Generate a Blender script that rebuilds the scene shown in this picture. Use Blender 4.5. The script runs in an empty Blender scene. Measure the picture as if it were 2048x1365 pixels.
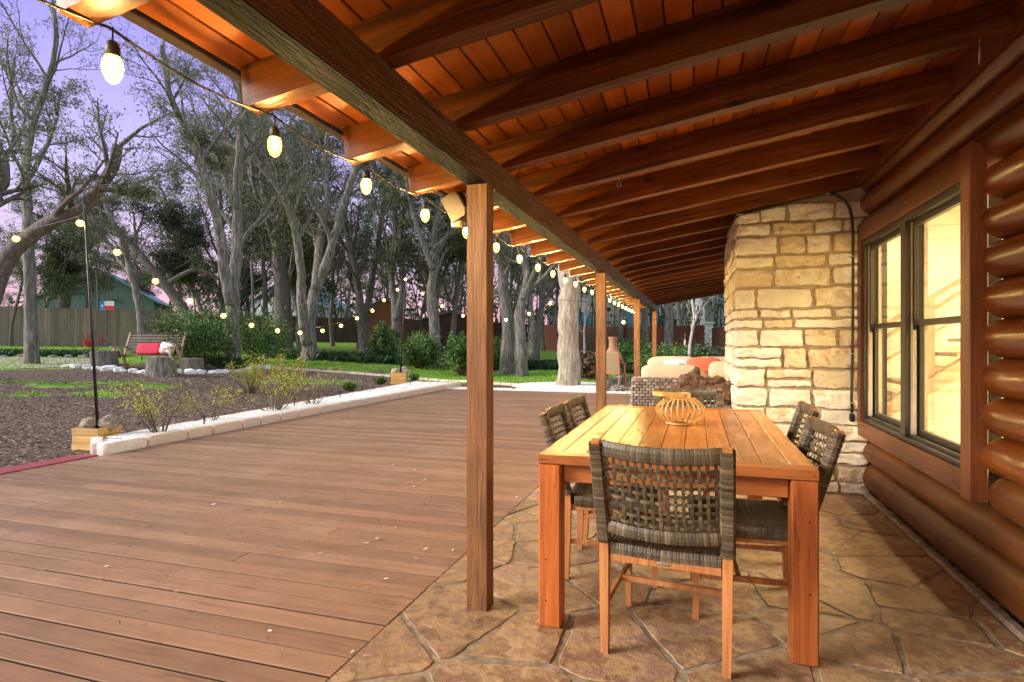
import bpy, bmesh, math, random
from mathutils import Vector, Matrix, noise as mnoise
R = math.radians
sc = bpy.context.scene
COL = sc.collection

# ------------------------------------------------------------------ camera, sky, sun, exposure
CAM_H = 1.26
YAW = R(17.4)
cam_d = bpy.data.cameras.new("camera")
cam_d.sensor_width = 36
cam_d.lens = 1174 / 2048 * 36
cam_d.clip_start = 0.03
cam_d.clip_end = 1000
cam = bpy.data.objects.new("camera", cam_d)
cam.location = (0, 0, CAM_H)
cam.rotation_euler = (R(90), 0, YAW)
COL.objects.link(cam)
sc.camera = cam
sc.view_settings.view_transform = 'Standard'
sc.view_settings.look = 'None'
sc.view_settings.exposure = 0.76
sc.view_settings.gamma = 1
sc.cycles.use_denoising = True
sc.cycles.sample_clamp_indirect = 6
sc.cycles.max_bounces = 7
sc.cycles.diffuse_bounces = 4
sc.cycles.transparent_max_bounces = 12
sc.cycles.use_light_tree = True

SUN_EL, SUN_AZ = R(23), R(128)      # soft after-glow from behind the camera, over the left shoulder
world = bpy.data.worlds.new("World")
sc.world = world
world.use_nodes = True
wn = world.node_tree
for n in list(wn.nodes): wn.nodes.remove(n)
def wnode(t, **k):
    n = wn.nodes.new(t)
    for a, b in k.items(): setattr(n, a, b)
    return n
w_out = wnode('ShaderNodeOutputWorld')
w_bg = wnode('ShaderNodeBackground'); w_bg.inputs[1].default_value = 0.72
w_sky = wnode('ShaderNodeTexSky'); w_sky.sky_type = 'NISHITA'; w_sky.sun_disc = False
w_sky.sun_elevation = R(4); w_sky.sun_rotation = SUN_AZ
w_bgs = wnode('ShaderNodeBackground'); w_bgs.inputs[1].default_value = 0.02
wn.links.new(w_sky.outputs[0], w_bgs.inputs[0])
w_tc = wnode('ShaderNodeTexCoord')
w_sep = wnode('ShaderNodeSeparateXYZ')
wn.links.new(w_tc.outputs['Generated'], w_sep.inputs[0])
w_no = wnode('ShaderNodeTexNoise'); w_no.inputs['Scale'].default_value = 2.2; w_no.inputs['Detail'].default_value = 4
wn.links.new(w_tc.outputs['Generated'], w_no.inputs['Vector'])
w_ma = wnode('ShaderNodeMath', operation='MULTIPLY_ADD'); w_ma.inputs[1].default_value = 0.10; 
wn.links.new(w_no.outputs[0], w_ma.inputs[0]); wn.links.new(w_sep.outputs['Z'], w_ma.inputs[2])
w_sb = wnode('ShaderNodeMath', operation='SUBTRACT'); w_sb.inputs[1].default_value = 0.05
wn.links.new(w_ma.outputs[0], w_sb.inputs[0])
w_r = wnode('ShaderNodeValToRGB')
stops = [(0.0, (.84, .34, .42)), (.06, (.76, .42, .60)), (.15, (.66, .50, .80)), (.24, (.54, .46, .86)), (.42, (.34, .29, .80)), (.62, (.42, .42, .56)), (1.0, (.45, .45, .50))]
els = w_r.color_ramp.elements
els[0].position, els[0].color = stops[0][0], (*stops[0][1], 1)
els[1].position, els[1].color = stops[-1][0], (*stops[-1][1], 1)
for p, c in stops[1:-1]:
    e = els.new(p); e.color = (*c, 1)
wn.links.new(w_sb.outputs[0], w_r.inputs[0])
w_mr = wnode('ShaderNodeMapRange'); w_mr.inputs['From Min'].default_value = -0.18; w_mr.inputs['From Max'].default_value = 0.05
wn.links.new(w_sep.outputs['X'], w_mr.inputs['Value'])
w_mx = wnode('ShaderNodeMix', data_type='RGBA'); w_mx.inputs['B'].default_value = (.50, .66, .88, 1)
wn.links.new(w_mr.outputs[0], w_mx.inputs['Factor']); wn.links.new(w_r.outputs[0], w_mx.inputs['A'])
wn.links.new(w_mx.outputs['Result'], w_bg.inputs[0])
w_add = wnode('ShaderNodeAddShader')
wn.links.new(w_bg.outputs[0], w_add.inputs[0]); wn.links.new(w_bgs.outputs[0], w_add.inputs[1])
wn.links.new(w_add.outputs[0], w_out.inputs[0])

sun_d = bpy.data.lights.new("sun", 'SUN')
sun_d.energy = 3.6
sun_d.angle = R(25)
sun_d.color = (1.0, .95, .85)
sun = bpy.data.objects.new("sun", sun_d)
sv = Vector((-math.sin(R(60)) * math.cos(SUN_EL), -math.cos(R(60)) * math.cos(SUN_EL), math.sin(SUN_EL)))
sun.rotation_euler = sv.to_track_quat('Z', 'Y').to_euler()
COL.objects.link(sun)

# ------------------------------------------------------------------ geometry of the place
F = 1174.0
FW = Vector((-math.sin(YAW), math.cos(YAW), 0)); RT = Vector((math.cos(YAW), math.sin(YAW), 0))
def at(u, v, d):
    return Vector((0, 0, CAM_H)) + FW * d + RT * ((u - 1024) / F * d) + Vector((0, 0, (682.5 - v) / F * d))
def th(x, y):
    t = max(0.0, -x - 7.6)
    g = .06 * t if t < 9 else min(.54 + .03 * (t - 9), 1.6)
    g += min(.016 * max(0.0, y - 15), 1.2)
    return -0.07 + g
def gp(u, d):
    p = at(u, 682, d); p.z = th(p.x, p.y); return p
def gv(u, v):
    lo = 3.0
    for i in range(900):
        d = 3 + i * .08
        p = at(u, v, d)
        if p.z <= th(p.x, p.y): return Vector((p.x, p.y, th(p.x, p.y)))
    return gp(u, 60)

# ------------------------------------------------------------------ object helpers
class MB:
    def __init__(s): s.v = []; s.f = []; s.t = []; s.m = []; s.cur = .5; s.mi = 0
    def add(s, vs, fs, tint=None):
        b = len(s.v); s.v.extend([tuple(p) for p in vs])
        t = s.cur if tint is None else tint
        for f in fs:
            s.f.append(tuple(i + b for i in f)); s.t.append(t); s.m.append(s.mi)
    def box(s, c, size, rot=None, tint=None, bev=0.0):
        hx, hy, hz = size[0] / 2, size[1] / 2, size[2] / 2
        if bev <= 0:
            P = [Vector((x * hx, y * hy, z * hz)) for x in (-1, 1) for y in (-1, 1) for z in (-1, 1)]
            fs = [(0, 1, 3, 2), (4, 6, 7, 5), (0, 4, 5, 1), (2, 3, 7, 6), (0, 2, 6, 4), (1, 5, 7, 3)]
        else:
            b = min(bev, hx * .9, hy * .9, hz * .9)
            P = []; idx = {}
            for x in (-1, 1):
                for y in (-1, 1):
                    for z in (-1, 1):
                        for k in range(3):
                            q = [x * (hx - b), y * (hy - b), z * (hz - b)]
                            q[k] = (x * hx, y * hy, z * hz)[k]
                            idx[(x, y, z, k)] = len(P); P.append(Vector(q))
            fs = []
            I = idx
            for x in (-1, 1):
                q = [I[(x, -1, -1, 0)], I[(x, 1, -1, 0)], I[(x, 1, 1, 0)], I[(x, -1, 1, 0)]]; fs.append(q if x > 0 else q[::-1])
                q = [I[(-1, x, -1, 1)], I[(-1, x, 1, 1)], I[(1, x, 1, 1)], I[(1, x, -1, 1)]]; fs.append(q if x > 0 else q[::-1])
                q = [I[(-1, -1, x, 2)], I[(1, -1, x, 2)], I[(1, 1, x, 2)], I[(-1, 1, x, 2)]]; fs.append(q if x > 0 else q[::-1])
            for a in (-1, 1):
                for c2 in (-1, 1):
                    q = [I[(a, c2, -1, 0)], I[(a, c2, 1, 0)], I[(a, c2, 1, 1)], I[(a, c2, -1, 1)]]; fs.append(q[::-1] if a * c2 > 0 else q)
                    q = [I[(a, -1, c2, 0)], I[(a, 1, c2, 0)], I[(a, 1, c2, 2)], I[(a, -1, c2, 2)]]; fs.append(q if a * c2 > 0 else q[::-1])
                    q = [I[(-1, a, c2, 1)], I[(1, a, c2, 1)], I[(1, a, c2, 2)], I[(-1, a, c2, 2)]]; fs.append(q[::-1] if a * c2 > 0 else q)
            for x in (-1, 1):
                for y in (-1, 1):
                    for z in (-1, 1):
                        q = [I[(x, y, z, 0)], I[(x, y, z, 1)], I[(x, y, z, 2)]]; fs.append(q if x * y * z > 0 else q[::-1])
        M = rot.to_matrix() if hasattr(rot, 'to_matrix') else (rot if rot is not None else None)
        c = Vector(c)
        s.add([(M @ p if M else p) + c for p in P], fs, tint)
    def tube(s, pts, rad, n=8, cap=True, tint=None, flat=1.0, twist=0.0):
        pts = [Vector(p) for p in pts]
        if not hasattr(rad, '__len__'): rad = [rad] * len(pts)
        vs = []; up = None
        for i, p in enumerate(pts):
            a = pts[max(i - 1, 0)]; b = pts[min(i + 1, len(pts) - 1)]
            d = (b - a); d = d.normalized() if d.length > 1e-9 else Vector((0, 0, 1))
            if up is None:
                up = Vector((0, 0, 1)) if abs(d.z) < .9 else Vector((1, 0, 0))
            side = d.cross(up)
            if side.length < 1e-6: side = d.orthogonal()
            side.normalize(); up = side.cross(d).normalized()
            for k in range(n):
                an = 2 * math.pi * k / n + twist
                vs.append(p + side * (math.cos(an) * rad[i]) + up * (math.sin(an) * rad[i] * flat))
        fs = []
        for i in range(len(pts) - 1):
            for k in range(n):
                a = i * n + k; b = i * n + (k + 1) % n
                fs.append((a, b, b + n, a + n))
        if cap and n > 2:
            fs.append(tuple(range(n))[::-1]); fs.append(tuple((len(pts) - 1) * n + k for k in range(n)))
        s.add(vs, fs, tint)
    def lathe(s, prof, n=24, c=(0, 0, 0), tint=None):
        vs = []; c = Vector(c)
        for r, z in prof:
            for k in range(n):
                a = 2 * math.pi * k / n
                vs.append(c + Vector((r * math.cos(a), r * math.sin(a), z)))
        fs = []
        for i in range(len(prof) - 1):
            for k in range(n):
                a = i * n + k; b = i * n + (k + 1) % n
                fs.append((a, b, b + n, a + n))
        fs.append(tuple(range(n))[::-1]); fs.append(tuple((len(prof) - 1) * n + k for k in range(n)))
        s.add(vs, fs, tint)
    def blob(s, c, size, e=2.0, n=6, nz=0.0, nsc=3.0, rot=None, tint=None, seed=0):
        vs = []; fs = []; c = Vector(c); M = rot.to_matrix() if rot is not None else None
        key = {}
        def vid(p):
            k = (round(p.x, 4), round(p.y, 4), round(p.z, 4))
            if k in key: return key[k]
            d = p.normalized()
            rr = (abs(d.x) ** e + abs(d.y) ** e + abs(d.z) ** e) ** (-1 / e)
            q = Vector((d.x * rr * size[0] / 2, d.y * rr * size[1] / 2, d.z * rr * size[2] / 2))
            if nz: q *= 1 + nz * mnoise.noise(d * nsc + Vector((seed * 7.3, seed * 1.7, seed)))
            if M: q = M @ q
            key[k] = len(vs); vs.append(q + c); return key[k]
        for ax in range(3):
            for sg in (-1, 1):
                for i in range(n):
                    for j in range(n):
                        q = []
                        for a, b in ((i, j), (i + 1, j), (i + 1, j + 1), (i, j + 1)):
                            x = math.tan((-1 + 2 * a / n) * math.pi / 4); y = math.tan((-1 + 2 * b / n) * math.pi / 4)
                            p = [0, 0, 0]; p[ax] = sg; p[(ax + 1) % 3] = x; p[(ax + 2) % 3] = y
                            q.append(vid(Vector(p)))
                        fs.append(q if sg > 0 else q[::-1])
        s.add(vs, fs, tint)
    def build(s, name, mats, parent=None, loc=None, rot=None, smooth=False, auto=None):
        me = bpy.data.meshes.new(name)
        me.from_pydata(s.v, [], s.f)
        a = me.attributes.new('tint', 'FLOAT', 'FACE'); a.data.foreach_set('value', s.t)
        if not isinstance(mats, (list, tuple)): mats = [mats]
        for m in mats: me.materials.append(m)
        if len(mats) > 1: me.polygons.foreach_set('material_index', s.m)
        if smooth: me.polygons.foreach_set('use_smooth', [True] * len(s.f))
        if auto is not None:
            me.polygons.foreach_set('use_smooth', [True] * len(s.f))
            me.set_sharp_from_angle(angle=R(auto))
        me.validate(); me.update()
        o = bpy.data.objects.new(name, me)
        if loc is not None: o.location = loc
        if rot is not None: o.rotation_euler = rot
        if parent is not None: o.parent = parent
        COL.objects.link(o)
        return o
def tag(o, label=None, cat=None, group=None, kind=None):
    if label: o['label'] = label
    if cat: o['category'] = cat
    if group: o['group'] = group
    if kind: o['kind'] = kind
    return o
def thing(name, label, cat, loc=(0, 0, 0), rz=0, group=None):
    o = bpy.data.objects.new(name, None); o.location = loc; o.rotation_euler = (0, 0, rz)
    o.empty_display_size = .1
    COL.objects.link(o); return tag(o, label, cat, group)
def dup(o, loc=None, rz=None, label=None, group=None, scale=None, parent=None):
    c = o.copy(); COL.objects.link(c); c.parent = parent
    if loc is not None: c.location = loc
    if rz is not None: c.rotation_euler = (0, 0, rz)
    if scale is not None: c.scale = scale
    if label: c['label'] = label
    if group: c['group'] = group
    for ch in o.children: dup(ch, parent=c)
    return c

# ------------------------------------------------------------------ materials
class NT:
    def __init__(s, name):
        s.m = bpy.data.materials.new(name); s.m.use_nodes = True; s.t = s.m.node_tree
        for n in list(s.t.nodes): s.t.nodes.remove(n)
        s.out = s.n('ShaderNodeOutputMaterial'); s.p = s.n('ShaderNodeBsdfPrincipled')
        s.t.links.new(s.p.outputs[0], s.out.inputs[0])
    def n(s, t, **k):
        x = s.t.nodes.new(t)
        for a, b in k.items(): setattr(x, a, b)
        return x
    def l(s, a, b): s.t.links.new(a, b)
    def setv(s, sock, v):
        if hasattr(v, 'links') or hasattr(v, 'is_linked'): s.l(v, sock)
        elif isinstance(v, (tuple, list)) and len(v) == 3 and sock.type == 'RGBA': sock.default_value = (*v, 1)
        else: sock.default_value = v
    def coord(s, scale=(1, 1, 1), tintshift=0):
        tc = s.n('ShaderNodeTexCoord'); mp = s.n('ShaderNodeMapping'); mp.inputs['Scale'].default_value = scale
        s.l(tc.outputs['Object'], mp.inputs[0])
        if tintshift:
            v = s.n('ShaderNodeVectorMath', operation='ADD')
            m = s.n('ShaderNodeMath', operation='MULTIPLY'); s.l(s.tint(), m.inputs[0]); m.inputs[1].default_value = tintshift
            s.l(mp.outputs[0], v.inputs[0]); s.l(m.outputs[0], v.inputs[1]); return v.outputs[0]
        return mp.outputs[0]
    def tint(s):
        if not hasattr(s, '_t'):
            a = s.n('ShaderNodeAttribute'); a.attribute_name = 'tint'; s._t = a.outputs['Fac']
        return s._t
    def noise(s, vec, scale, detail=5, rough=.55, dist=0):
        x = s.n('ShaderNodeTexNoise'); s.l(vec, x.inputs['Vector']); x.inputs['Scale'].default_value = scale
        x.inputs['Detail'].default_value = detail; x.inputs['Roughness'].default_value = rough; x.inputs['Distortion'].default_value = dist
        return x.outputs[0]
    def ramp(s, fac, stops, interp='LINEAR'):
        x = s.n('ShaderNodeValToRGB'); e = x.color_ramp.elements; x.color_ramp.interpolation = interp
        e[0].position = stops[0][0]; e[0].color = (*stops[0][1], 1)
        e[1].position = stops[-1][0]; e[1].color = (*stops[-1][1], 1)
        for p, c in stops[1:-1]: q = e.new(p); q.color = (*c, 1)
        s.l(fac, x.inputs[0]); return x.outputs[0]
    def mix(s, f, a, b, mode='MIX'):
        x = s.n('ShaderNodeMix', data_type='RGBA', blend_type=mode)
        s.setv(x.inputs['Factor'], f); s.setv(x.inputs['A'], a); s.setv(x.inputs['B'], b)
        return x.outputs['Result']
    def math(s, op, a, b=0, c=0):
        x = s.n('ShaderNodeMath', operation=op)
        s.setv(x.inputs[0], a); s.setv(x.inputs[1], b); s.setv(x.inputs[2], c); return x.outputs[0]
    def mr(s, v, a, b, c=0, d=1):
        x = s.n('ShaderNodeMapRange'); s.l(v, x.inputs['Value'])
        x.inputs['From Min'].default_value = a; x.inputs['From Max'].default_value = b
        x.inputs['To Min'].default_value = c; x.inputs['To Max'].default_value = d; return x.outputs[0]
    def bump(s, h, st=.4, dist=.01, prev=None):
        x = s.n('ShaderNodeBump'); x.inputs['Strength'].default_value = st; x.inputs['Distance'].default_value = dist
        s.l(h, x.inputs['Height'])
        if prev is not None: s.l(prev, x.inputs['Normal'])
        s.l(x.outputs[0], s.p.inputs['Normal']); return x.outputs[0]
    def col(s, c): s.setv(s.p.inputs['Base Color'], c)
    def rough(s, c): s.setv(s.p.inputs['Roughness'], c)

def wood(name, c1, c2, axis=0, rough=.5, g=28, bump=.35, tv=.5, stretch=.05, bdist=.004, knots=True, dirt=.35, spec=.5, shift=13.7, crack=.6, fleck=0):
    N = NT(name); sc_ = [g, g, g]; sc_[axis] = g * stretch
    v = N.coord(tuple(sc_), shift)
    n1 = N.noise(v, 1, 6, .6, .8)
    c = N.ramp(n1, [(.3, c1), (.68, c2)])
    v2 = N.coord((1, 1, 1), shift)
    n2 = N.noise(v2, 3.1, 4, .6)
    dk = tuple(x * .45 for x in c1)
    c = N.mix(N.mr(n2, .5, .75, 0, dirt), c, dk)
    if knots:
        ks = [3.2, 3.2, 3.2]; ks[axis] = 1.6
        vo = N.n('ShaderNodeTexVoronoi'); N.l(N.coord(tuple(ks), shift), vo.inputs['Vector']); vo.inputs['Scale'].default_value = 1
        k = N.mr(vo.outputs['Distance'], .03, .10, 1, 0)
        c = N.mix(N.math('MULTIPLY', k, .75), c, tuple(x * .2 for x in c1))
    if crack:
        cs = [g * 1.6] * 3; cs[axis] = g * .045
        nc = N.noise(N.coord(tuple(cs), shift), 1, 3, .6, .4)
        nb = N.noise(N.coord((2.3, 2.3, 2.3), shift), 1, 2)
        ck = N.math('MULTIPLY', N.mr(N.math('ABSOLUTE', N.math('SUBTRACT', nc, .5)), .004, .016, 1, 0), N.mr(nb, .48, .62, 0, crack))
        c = N.mix(ck, c, tuple(x * .15 for x in c1))
    if fleck:
        f1 = N.noise(N.coord((26, 70, 26)), 1, 4, .7, 1.5); c = N.mix(N.mr(f1, .66, .72, 0, fleck), c, tuple(x * .25 for x in c1))
        f2 = N.noise(N.coord((1.3, 2.2, 1)), 1, 5, .6); c = N.mix(N.mr(f2, .5, .72, 0, .35), c, (.42, .26, .18))
    br = N.mr(N.tint(), 0, 1, 1 - tv * .5, 1 + tv * .5)
    mul = N.n('ShaderNodeVectorMath', operation='SCALE'); N.l(c, mul.inputs[0]); N.l(br, mul.inputs['Scale'])
    N.col(mul.outputs[0]); N.rough(N.mr(n1, .3, .7, rough + .08, rough - .05))
    N.p.inputs['Specular IOR Level'].default_value = spec
    fine = [g * 4] * 3; fine[axis] = g * 4 * stretch
    n3 = N.noise(N.coord(tuple(fine)), 1, 3)
    N.bump(N.math('ADD', n1, N.math('MULTIPLY', n3, .5)), bump, bdist)
    return N.m
def plain(name, c, rough=.6, metal=0, nz=.15, nscale=12, bump=0, bd=.003, spec=.5, tv=0):
    N = NT(name); v = N.coord()
    n1 = N.noise(v, nscale, 5)
    br = N.mr(n1, .3, .7, 1 - nz, 1 + nz)
    if tv: br = N.math('MULTIPLY', br, N.mr(N.tint(), 0, 1, 1 - tv, 1 + tv))
    mul = N.n('ShaderNodeVectorMath', operation='SCALE'); mul.inputs[0].default_value = c; N.l(br, mul.inputs['Scale'])
    N.col(mul.outputs[0]); N.rough(rough); N.p.inputs['Metallic'].default_value = metal
    N.p.inputs['Specular IOR Level'].default_value = spec
    if bump: N.bump(n1, bump, bd)
    return N.m
def ramped(name, stops, rough=.8, nscale=20, bump=.5, bd=.01, nmix=.5, detail=8, spec=.3, sv=(1, 1, 1)):
    """colour from tint + noise"""
    N = NT(name); v = N.coord(sv, 3.3)
    n1 = N.noise(v, nscale, detail, .65)
    f = N.math('ADD', N.math('MULTIPLY', N.tint(), 1 - nmix), N.math('MULTIPLY', N.mr(n1, .3, .7), nmix))
    N.col(N.ramp(f, stops)); N.rough(rough); N.p.inputs['Specular IOR Level'].default_value = spec
    if bump: N.bump(n1, bump, bd)
    return N.m
def leafmat(name, stops, rough=.55):
    N = NT(name); N.col(N.ramp(N.tint(), stops)); N.rough(rough); N.p.inputs['Specular IOR Level'].default_value = .3
    tr = N.n('ShaderNodeBsdfTranslucent'); N.l(N.ramp(N.tint(), stops), tr.inputs[0])
    mx = N.n('ShaderNodeMixShader'); mx.inputs[0].default_value = .3
    N.l(N.p.outputs[0], mx.inputs[1]); N.l(tr.outputs[0], mx.inputs[2]); N.l(mx.outputs[0], N.out.inputs[0])
    return N.m
def emit(name, c, st):
    N = NT(name); N.col((1, 1, 1)); N.setv(N.p.inputs['Emission Color'], c); N.p.inputs['Emission Strength'].default_value = st
    return N.m

M = {}
M['rafter'] = wood('stained_rafter_wood', (.065, .019, .003), (.21, .060, .008), 0, .42, 26, .5, .6, spec=.2)
M['ceil'] = wood('stained_ceiling_boards', (.24, .056, .006), (.38, .098, .012), 1, .42, 14, .2, .7, spec=.3, knots=False, crack=0)
M['beam'] = wood('rough_dark_beam_wood', (.055, .017, .004), (.16, .048, .009), 1, .5, 30, .9, .2, bdist=.012, stretch=.12, shift=0)
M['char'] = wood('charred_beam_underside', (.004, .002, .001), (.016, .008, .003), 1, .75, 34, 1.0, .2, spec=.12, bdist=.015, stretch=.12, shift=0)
M['post'] = wood('rough_sawn_post_wood', (.13, .052, .017), (.33, .145, .045), 2, .6, 34, .9, .3, bdist=.006, stretch=.08)
M['log'] = wood('varnished_log_wood', (.085, .022, .0035), (.20, .055, .008), 1, .3, 12, .35, .45, stretch=.07, knots=True, bdist=.006, dirt=.5)
M['loglow'] = wood('dull_lower_log_wood', (.075, .023, .005), (.16, .050, .010), 1, .5, 12, .4, .4, stretch=.07, spec=.35)
M['trim'] = wood('stained_trim_wood_upright', (.12, .035, .010), (.2, .06, .016), 2, .42, 30, .4, .3)
M['trim_y'] = wood('stained_trim_wood', (.11, .033, .010), (.18, .055, .016), 1, .42, 30, .3, .3)
M['deck'] = wood('brown_painted_deck_boards', (.22, .122, .070), (.30, .168, .098), 0, .52, 22, .35, .34, knots=False, dirt=.3, spec=.3, fleck=.6, stretch=.06)
M['redpaint'] = plain('red_painted_board', (.30, .05, .05), .5, 0, .25, 20, .2)
M['teak_y'] = wood('teak_tabletop', (.29, .095, .024), (.54, .215, .058), 1, .3, 24, .45, .55, stretch=.10, knots=False, dirt=.3)
M['teak_x'] = wood('teak_crosswise', (.30, .085, .018), (.54, .18, .045), 0, .38, 20, .2, .3, stretch=.08, knots=False, dirt=.3)
M['teak_z'] = wood('teak_legs', (.30, .075, .015), (.56, .165, .035), 2, .4, 24, .45, .3, stretch=.08, dirt=.25)
M['chairleg'] = wood('weathered_teak_chair_legs', (.32, .115, .03), (.56, .24, .08), 2, .55, 40, .4, .3, knots=False)
M['wicker'] = ramped('charcoal_wicker_strips', [(0, (.030, .022, .014)), (.5, (.095, .072, .042)), (1, (.22, .17, .105))], .42, 60, .2, .001, .25, 3, .5)
M['wicker2'] = ramped('grey_sofa_wicker', [(0, (.07, .05, .04)), (.5, (.22, .18, .15)), (1, (.50, .43, .36))], .5, 40, .3, .002, .35, 3, .5)
M['iron'] = plain('black_metal', (.018, .017, .018), .45, .3)
M['bronze'] = plain('bronze_window_aluminium', (.050, .042, .032), .4, .3, .08)
M['almond'] = plain('pale_sash_lining', (.55, .46, .34), .5)
M['mortar'] = plain('grey_mortar', (.40, .32, .22), .9, 0, .2, 30, .8, .006, .2)
M['stone'] = ramped('rough_limestone', [(0, (.76, .69, .54)), (.6, (.84, .78, .64)), (.72, (.70, .55, .32)), (.84, (.70, .60, .42)), (.93, (.58, .33, .14)), (1, (.6, .36, .2))], .85, 13, 1.0, .03, .28)
M['flag'] = ramped('flagstone', [(.08, (.085, .055, .035)), (.27, (.22, .13, .075)), (.40, (.36, .235, .12)), (.52, (.23, .125, .075)), (.62, (.44, .29, .15)), (.78, (.28, .165, .12)), (.95, (.55, .40, .25))], .38, 5.5, 1.0, .03, .58, 14, .5)
M['grout'] = plain('flagstone_mortar', (.25, .19, .13), .85, 0, .45, 18, 1.0, .01)
M['limeblock'] = ramped('pale_planter_blocks', [(0, (.62, .50, .42)), (.5, (.66, .50, .40)), (1, (.85, .80, .74))], .85, 14, .6, .01, .4)
M['whitestone'] = ramped('white_gravel', [(0, (.45, .43, .40)), (.4, (.72, .70, .67)), (1, (.92, .90, .88))], .8, 30, .2, .004, .2)
M['rock'] = ramped('brown_grey_rock', [(0, (.16, .13, .09)), (.5, (.32, .26, .18)), (1, (.52, .46, .38))], .9, 7, .9, .02, .6)
M['pinewood'] = wood('yellow_pine_crate', (.55, .29, .08), (.78, .50, .17), 0, .55, 18, .2, .3)
M['darkstain'] = plain('dark_stencil', (.03, .02, .012), .7)
M['bark'] = ramped('grey_oak_bark', [(0, (.055, .048, .038)), (.45, (.16, .145, .12)), (1, (.46, .43, .38))], .95, 14, 1.0, .05, .75, sv=(1, 1, .16))
M['barkpale'] = ramped('pale_furrowed_bark', [(0, (.10, .08, .06)), (.42, (.34, .29, .23)), (1, (.72, .65, .55))], .95, 15, 1.0, .06, .75, sv=(1, 1, .16))
M['barkdark'] = ramped('dark_oak_bark', [(0, (.07, .058, .048)), (.5, (.15, .13, .11)), (1, (.30, .27, .24))], .95, 14, 1.0, .05, .75, sv=(1, 1, .16))
M['leaf'] = leafmat('oak_leaves', [(0, (.09, .105, .055)), (.5, (.17, .20, .10)), (1, (.30, .34, .19))])
M['leafdark'] = leafmat('dark_oak_leaves', [(0, (.05, .058, .034)), (.6, (.10, .12, .06)), (1, (.18, .20, .11))])
M['leafbright'] = leafmat('glossy_shrub_leaves', [(0, (.02, .055, .012)), (.5, (.075, .16, .03)), (1, (.32, .44, .14))], .4)
M['leafyellow'] = leafmat('yellow_green_sprigs', [(0, (.20, .24, .03)), (.6, (.46, .46, .07)), (1, (.70, .58, .10))])
M['grassblade'] = leafmat('lawn_blades', [(0, (.10, .22, .02)), (.5, (.24, .46, .04)), (1, (.45, .64, .10))])
M['liriope'] = leafmat('dark_border_grass', [(0, (.015, .04, .015)), (.5, (.04, .09, .03)), (1, (.10, .18, .07))])
M['stalk'] = plain('shrub_stalks', (.12, .09, .05), .8)
M['paletrunk'] = plain('pale_bark', (.5, .46, .42), .8, 0, .3, 20)
M['fencegrey'] = wood('weathered_cedar_fence', (.22, .16, .12), (.36, .28, .22), 2, .8, 16, .3, .55)
M['fencered'] = wood('red_stained_fence', (.10, .028, .014), (.19, .055, .028), 2, .7, 10, .3, .4, knots=False)
M['fencedark'] = wood('dark_stained_fence', (.05, .027, .017), (.10, .05, .03), 2, .75, 10, .3, .4, knots=False)
M['shed'] = wood('brown_shed_siding', (.22, .085, .035), (.34, .14, .06), 0, .7, 10, .2, .4, knots=False)
M['shingle'] = plain('grey_roof_shingles', (.20, .19, .21), .85, 0, .25, 6, .3)
M['tealroof'] = plain('pale_teal_metal_roof', (.18, .30, .32), .5, 0, .1, 3)
M['paleswall'] = plain('pale_siding', (.62, .62, .62), .7, 0, .06, 4)
M['farwall'] = plain('grey_green_siding', (.22, .27, .27), .7)
M['bluewin'] = plain('blue_window_glass', (.12, .30, .5), .15, 0, .05)
M['cushion'] = plain('beige_cushion_fabric', (.62, .47, .33), .85, 0, .07, 6, .5, .02)
M['coral'] = plain('coral_cushion_fabric', (.62, .14, .07), .85, 0, .08, 10, .3, .01)
M['redpillow'] = plain('crimson_pillow_fabric', (.62, .02, .06), .8, 0, .06, 8, .3, .01)
N = NT('floral_pillow_fabric'); _vo = N.n('ShaderNodeTexVoronoi'); N.l(N.coord(), _vo.inputs['Vector']); _vo.inputs['Scale'].default_value = 9
_c = N.n('ShaderNodeSeparateColor'); N.l(_vo.outputs['Color'], _c.inputs[0])
N.col(N.ramp(_c.outputs[0], [(0, (.8, .78, .74)), (.45, (.8, .5, .15)), (.6, (.85, .82, .78)), (.8, (.2, .28, .4)), (.92, (.8, .25, .2))], 'CONSTANT')); N.rough(.8); M['floral'] = N.m
M['darkwood'] = wood('dark_bench_slats', (.045, .026, .018), (.10, .06, .04), 0, .6, 20, .3, .4, knots=False)
M['lightwood'] = wood('weathered_bench_frame', (.30, .20, .11), (.50, .36, .22), 2, .65, 24, .3, .3, knots=False)
M['clay'] = plain('terracotta', (.45, .21, .12), .8, 0, .2, 8, .3, .01)
M['endgrain'] = plain('sawn_stump_top', (.38, .27, .17), .85, 0, .2, 14, .3, .005)
M['bamboo'] = wood('honey_bamboo', (.50, .28, .08), (.72, .46, .16), 2, .35, 30, .05, .3, knots=False, dirt=.1)
M['driftwood'] = ramped('gnarled_driftwood', [(0, (.03, .017, .010)), (.5, (.13, .07, .04)), (1, (.36, .22, .13))], .85, 10, 1.0, .04, .8)
M['cut'] = plain('cut_log_ends', (.42, .29, .18), .85, 0, .25, 20)
M['sling'] = plain('tan_sling_fabric', (.34, .25, .15), .7, 0, .08, 40, .3, .003)
M['navy'] = plain('navy_cushion', (.06, .07, .13), .8)
M['wire'] = plain('black_cable', (.02, .018, .016), .5)
M['metalpipe'] = plain('bronze_conduit', (.06, .04, .025), .4, .4)
M['steel'] = plain('zinc_clips', (.5, .48, .44), .35, .9)
M['tanplastic'] = plain('tan_speaker_shell', (.07, .045, .02), .5, 0, .05)
M['driveedge'] = plain('dark_drip_edge', (.05, .032, .02), .45, .2)
M['petal'] = plain('pale_dry_leaf', (.72, .66, .56), .7, tv=.2)
M['flagblue'] = plain('flag_blue', (.02, .22, .55), .6); M['flagred'] = plain('flag_red', (.65, .03, .03), .6); M['flagwhite'] = plain('flag_white', (.8, .8, .8), .6)
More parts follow.
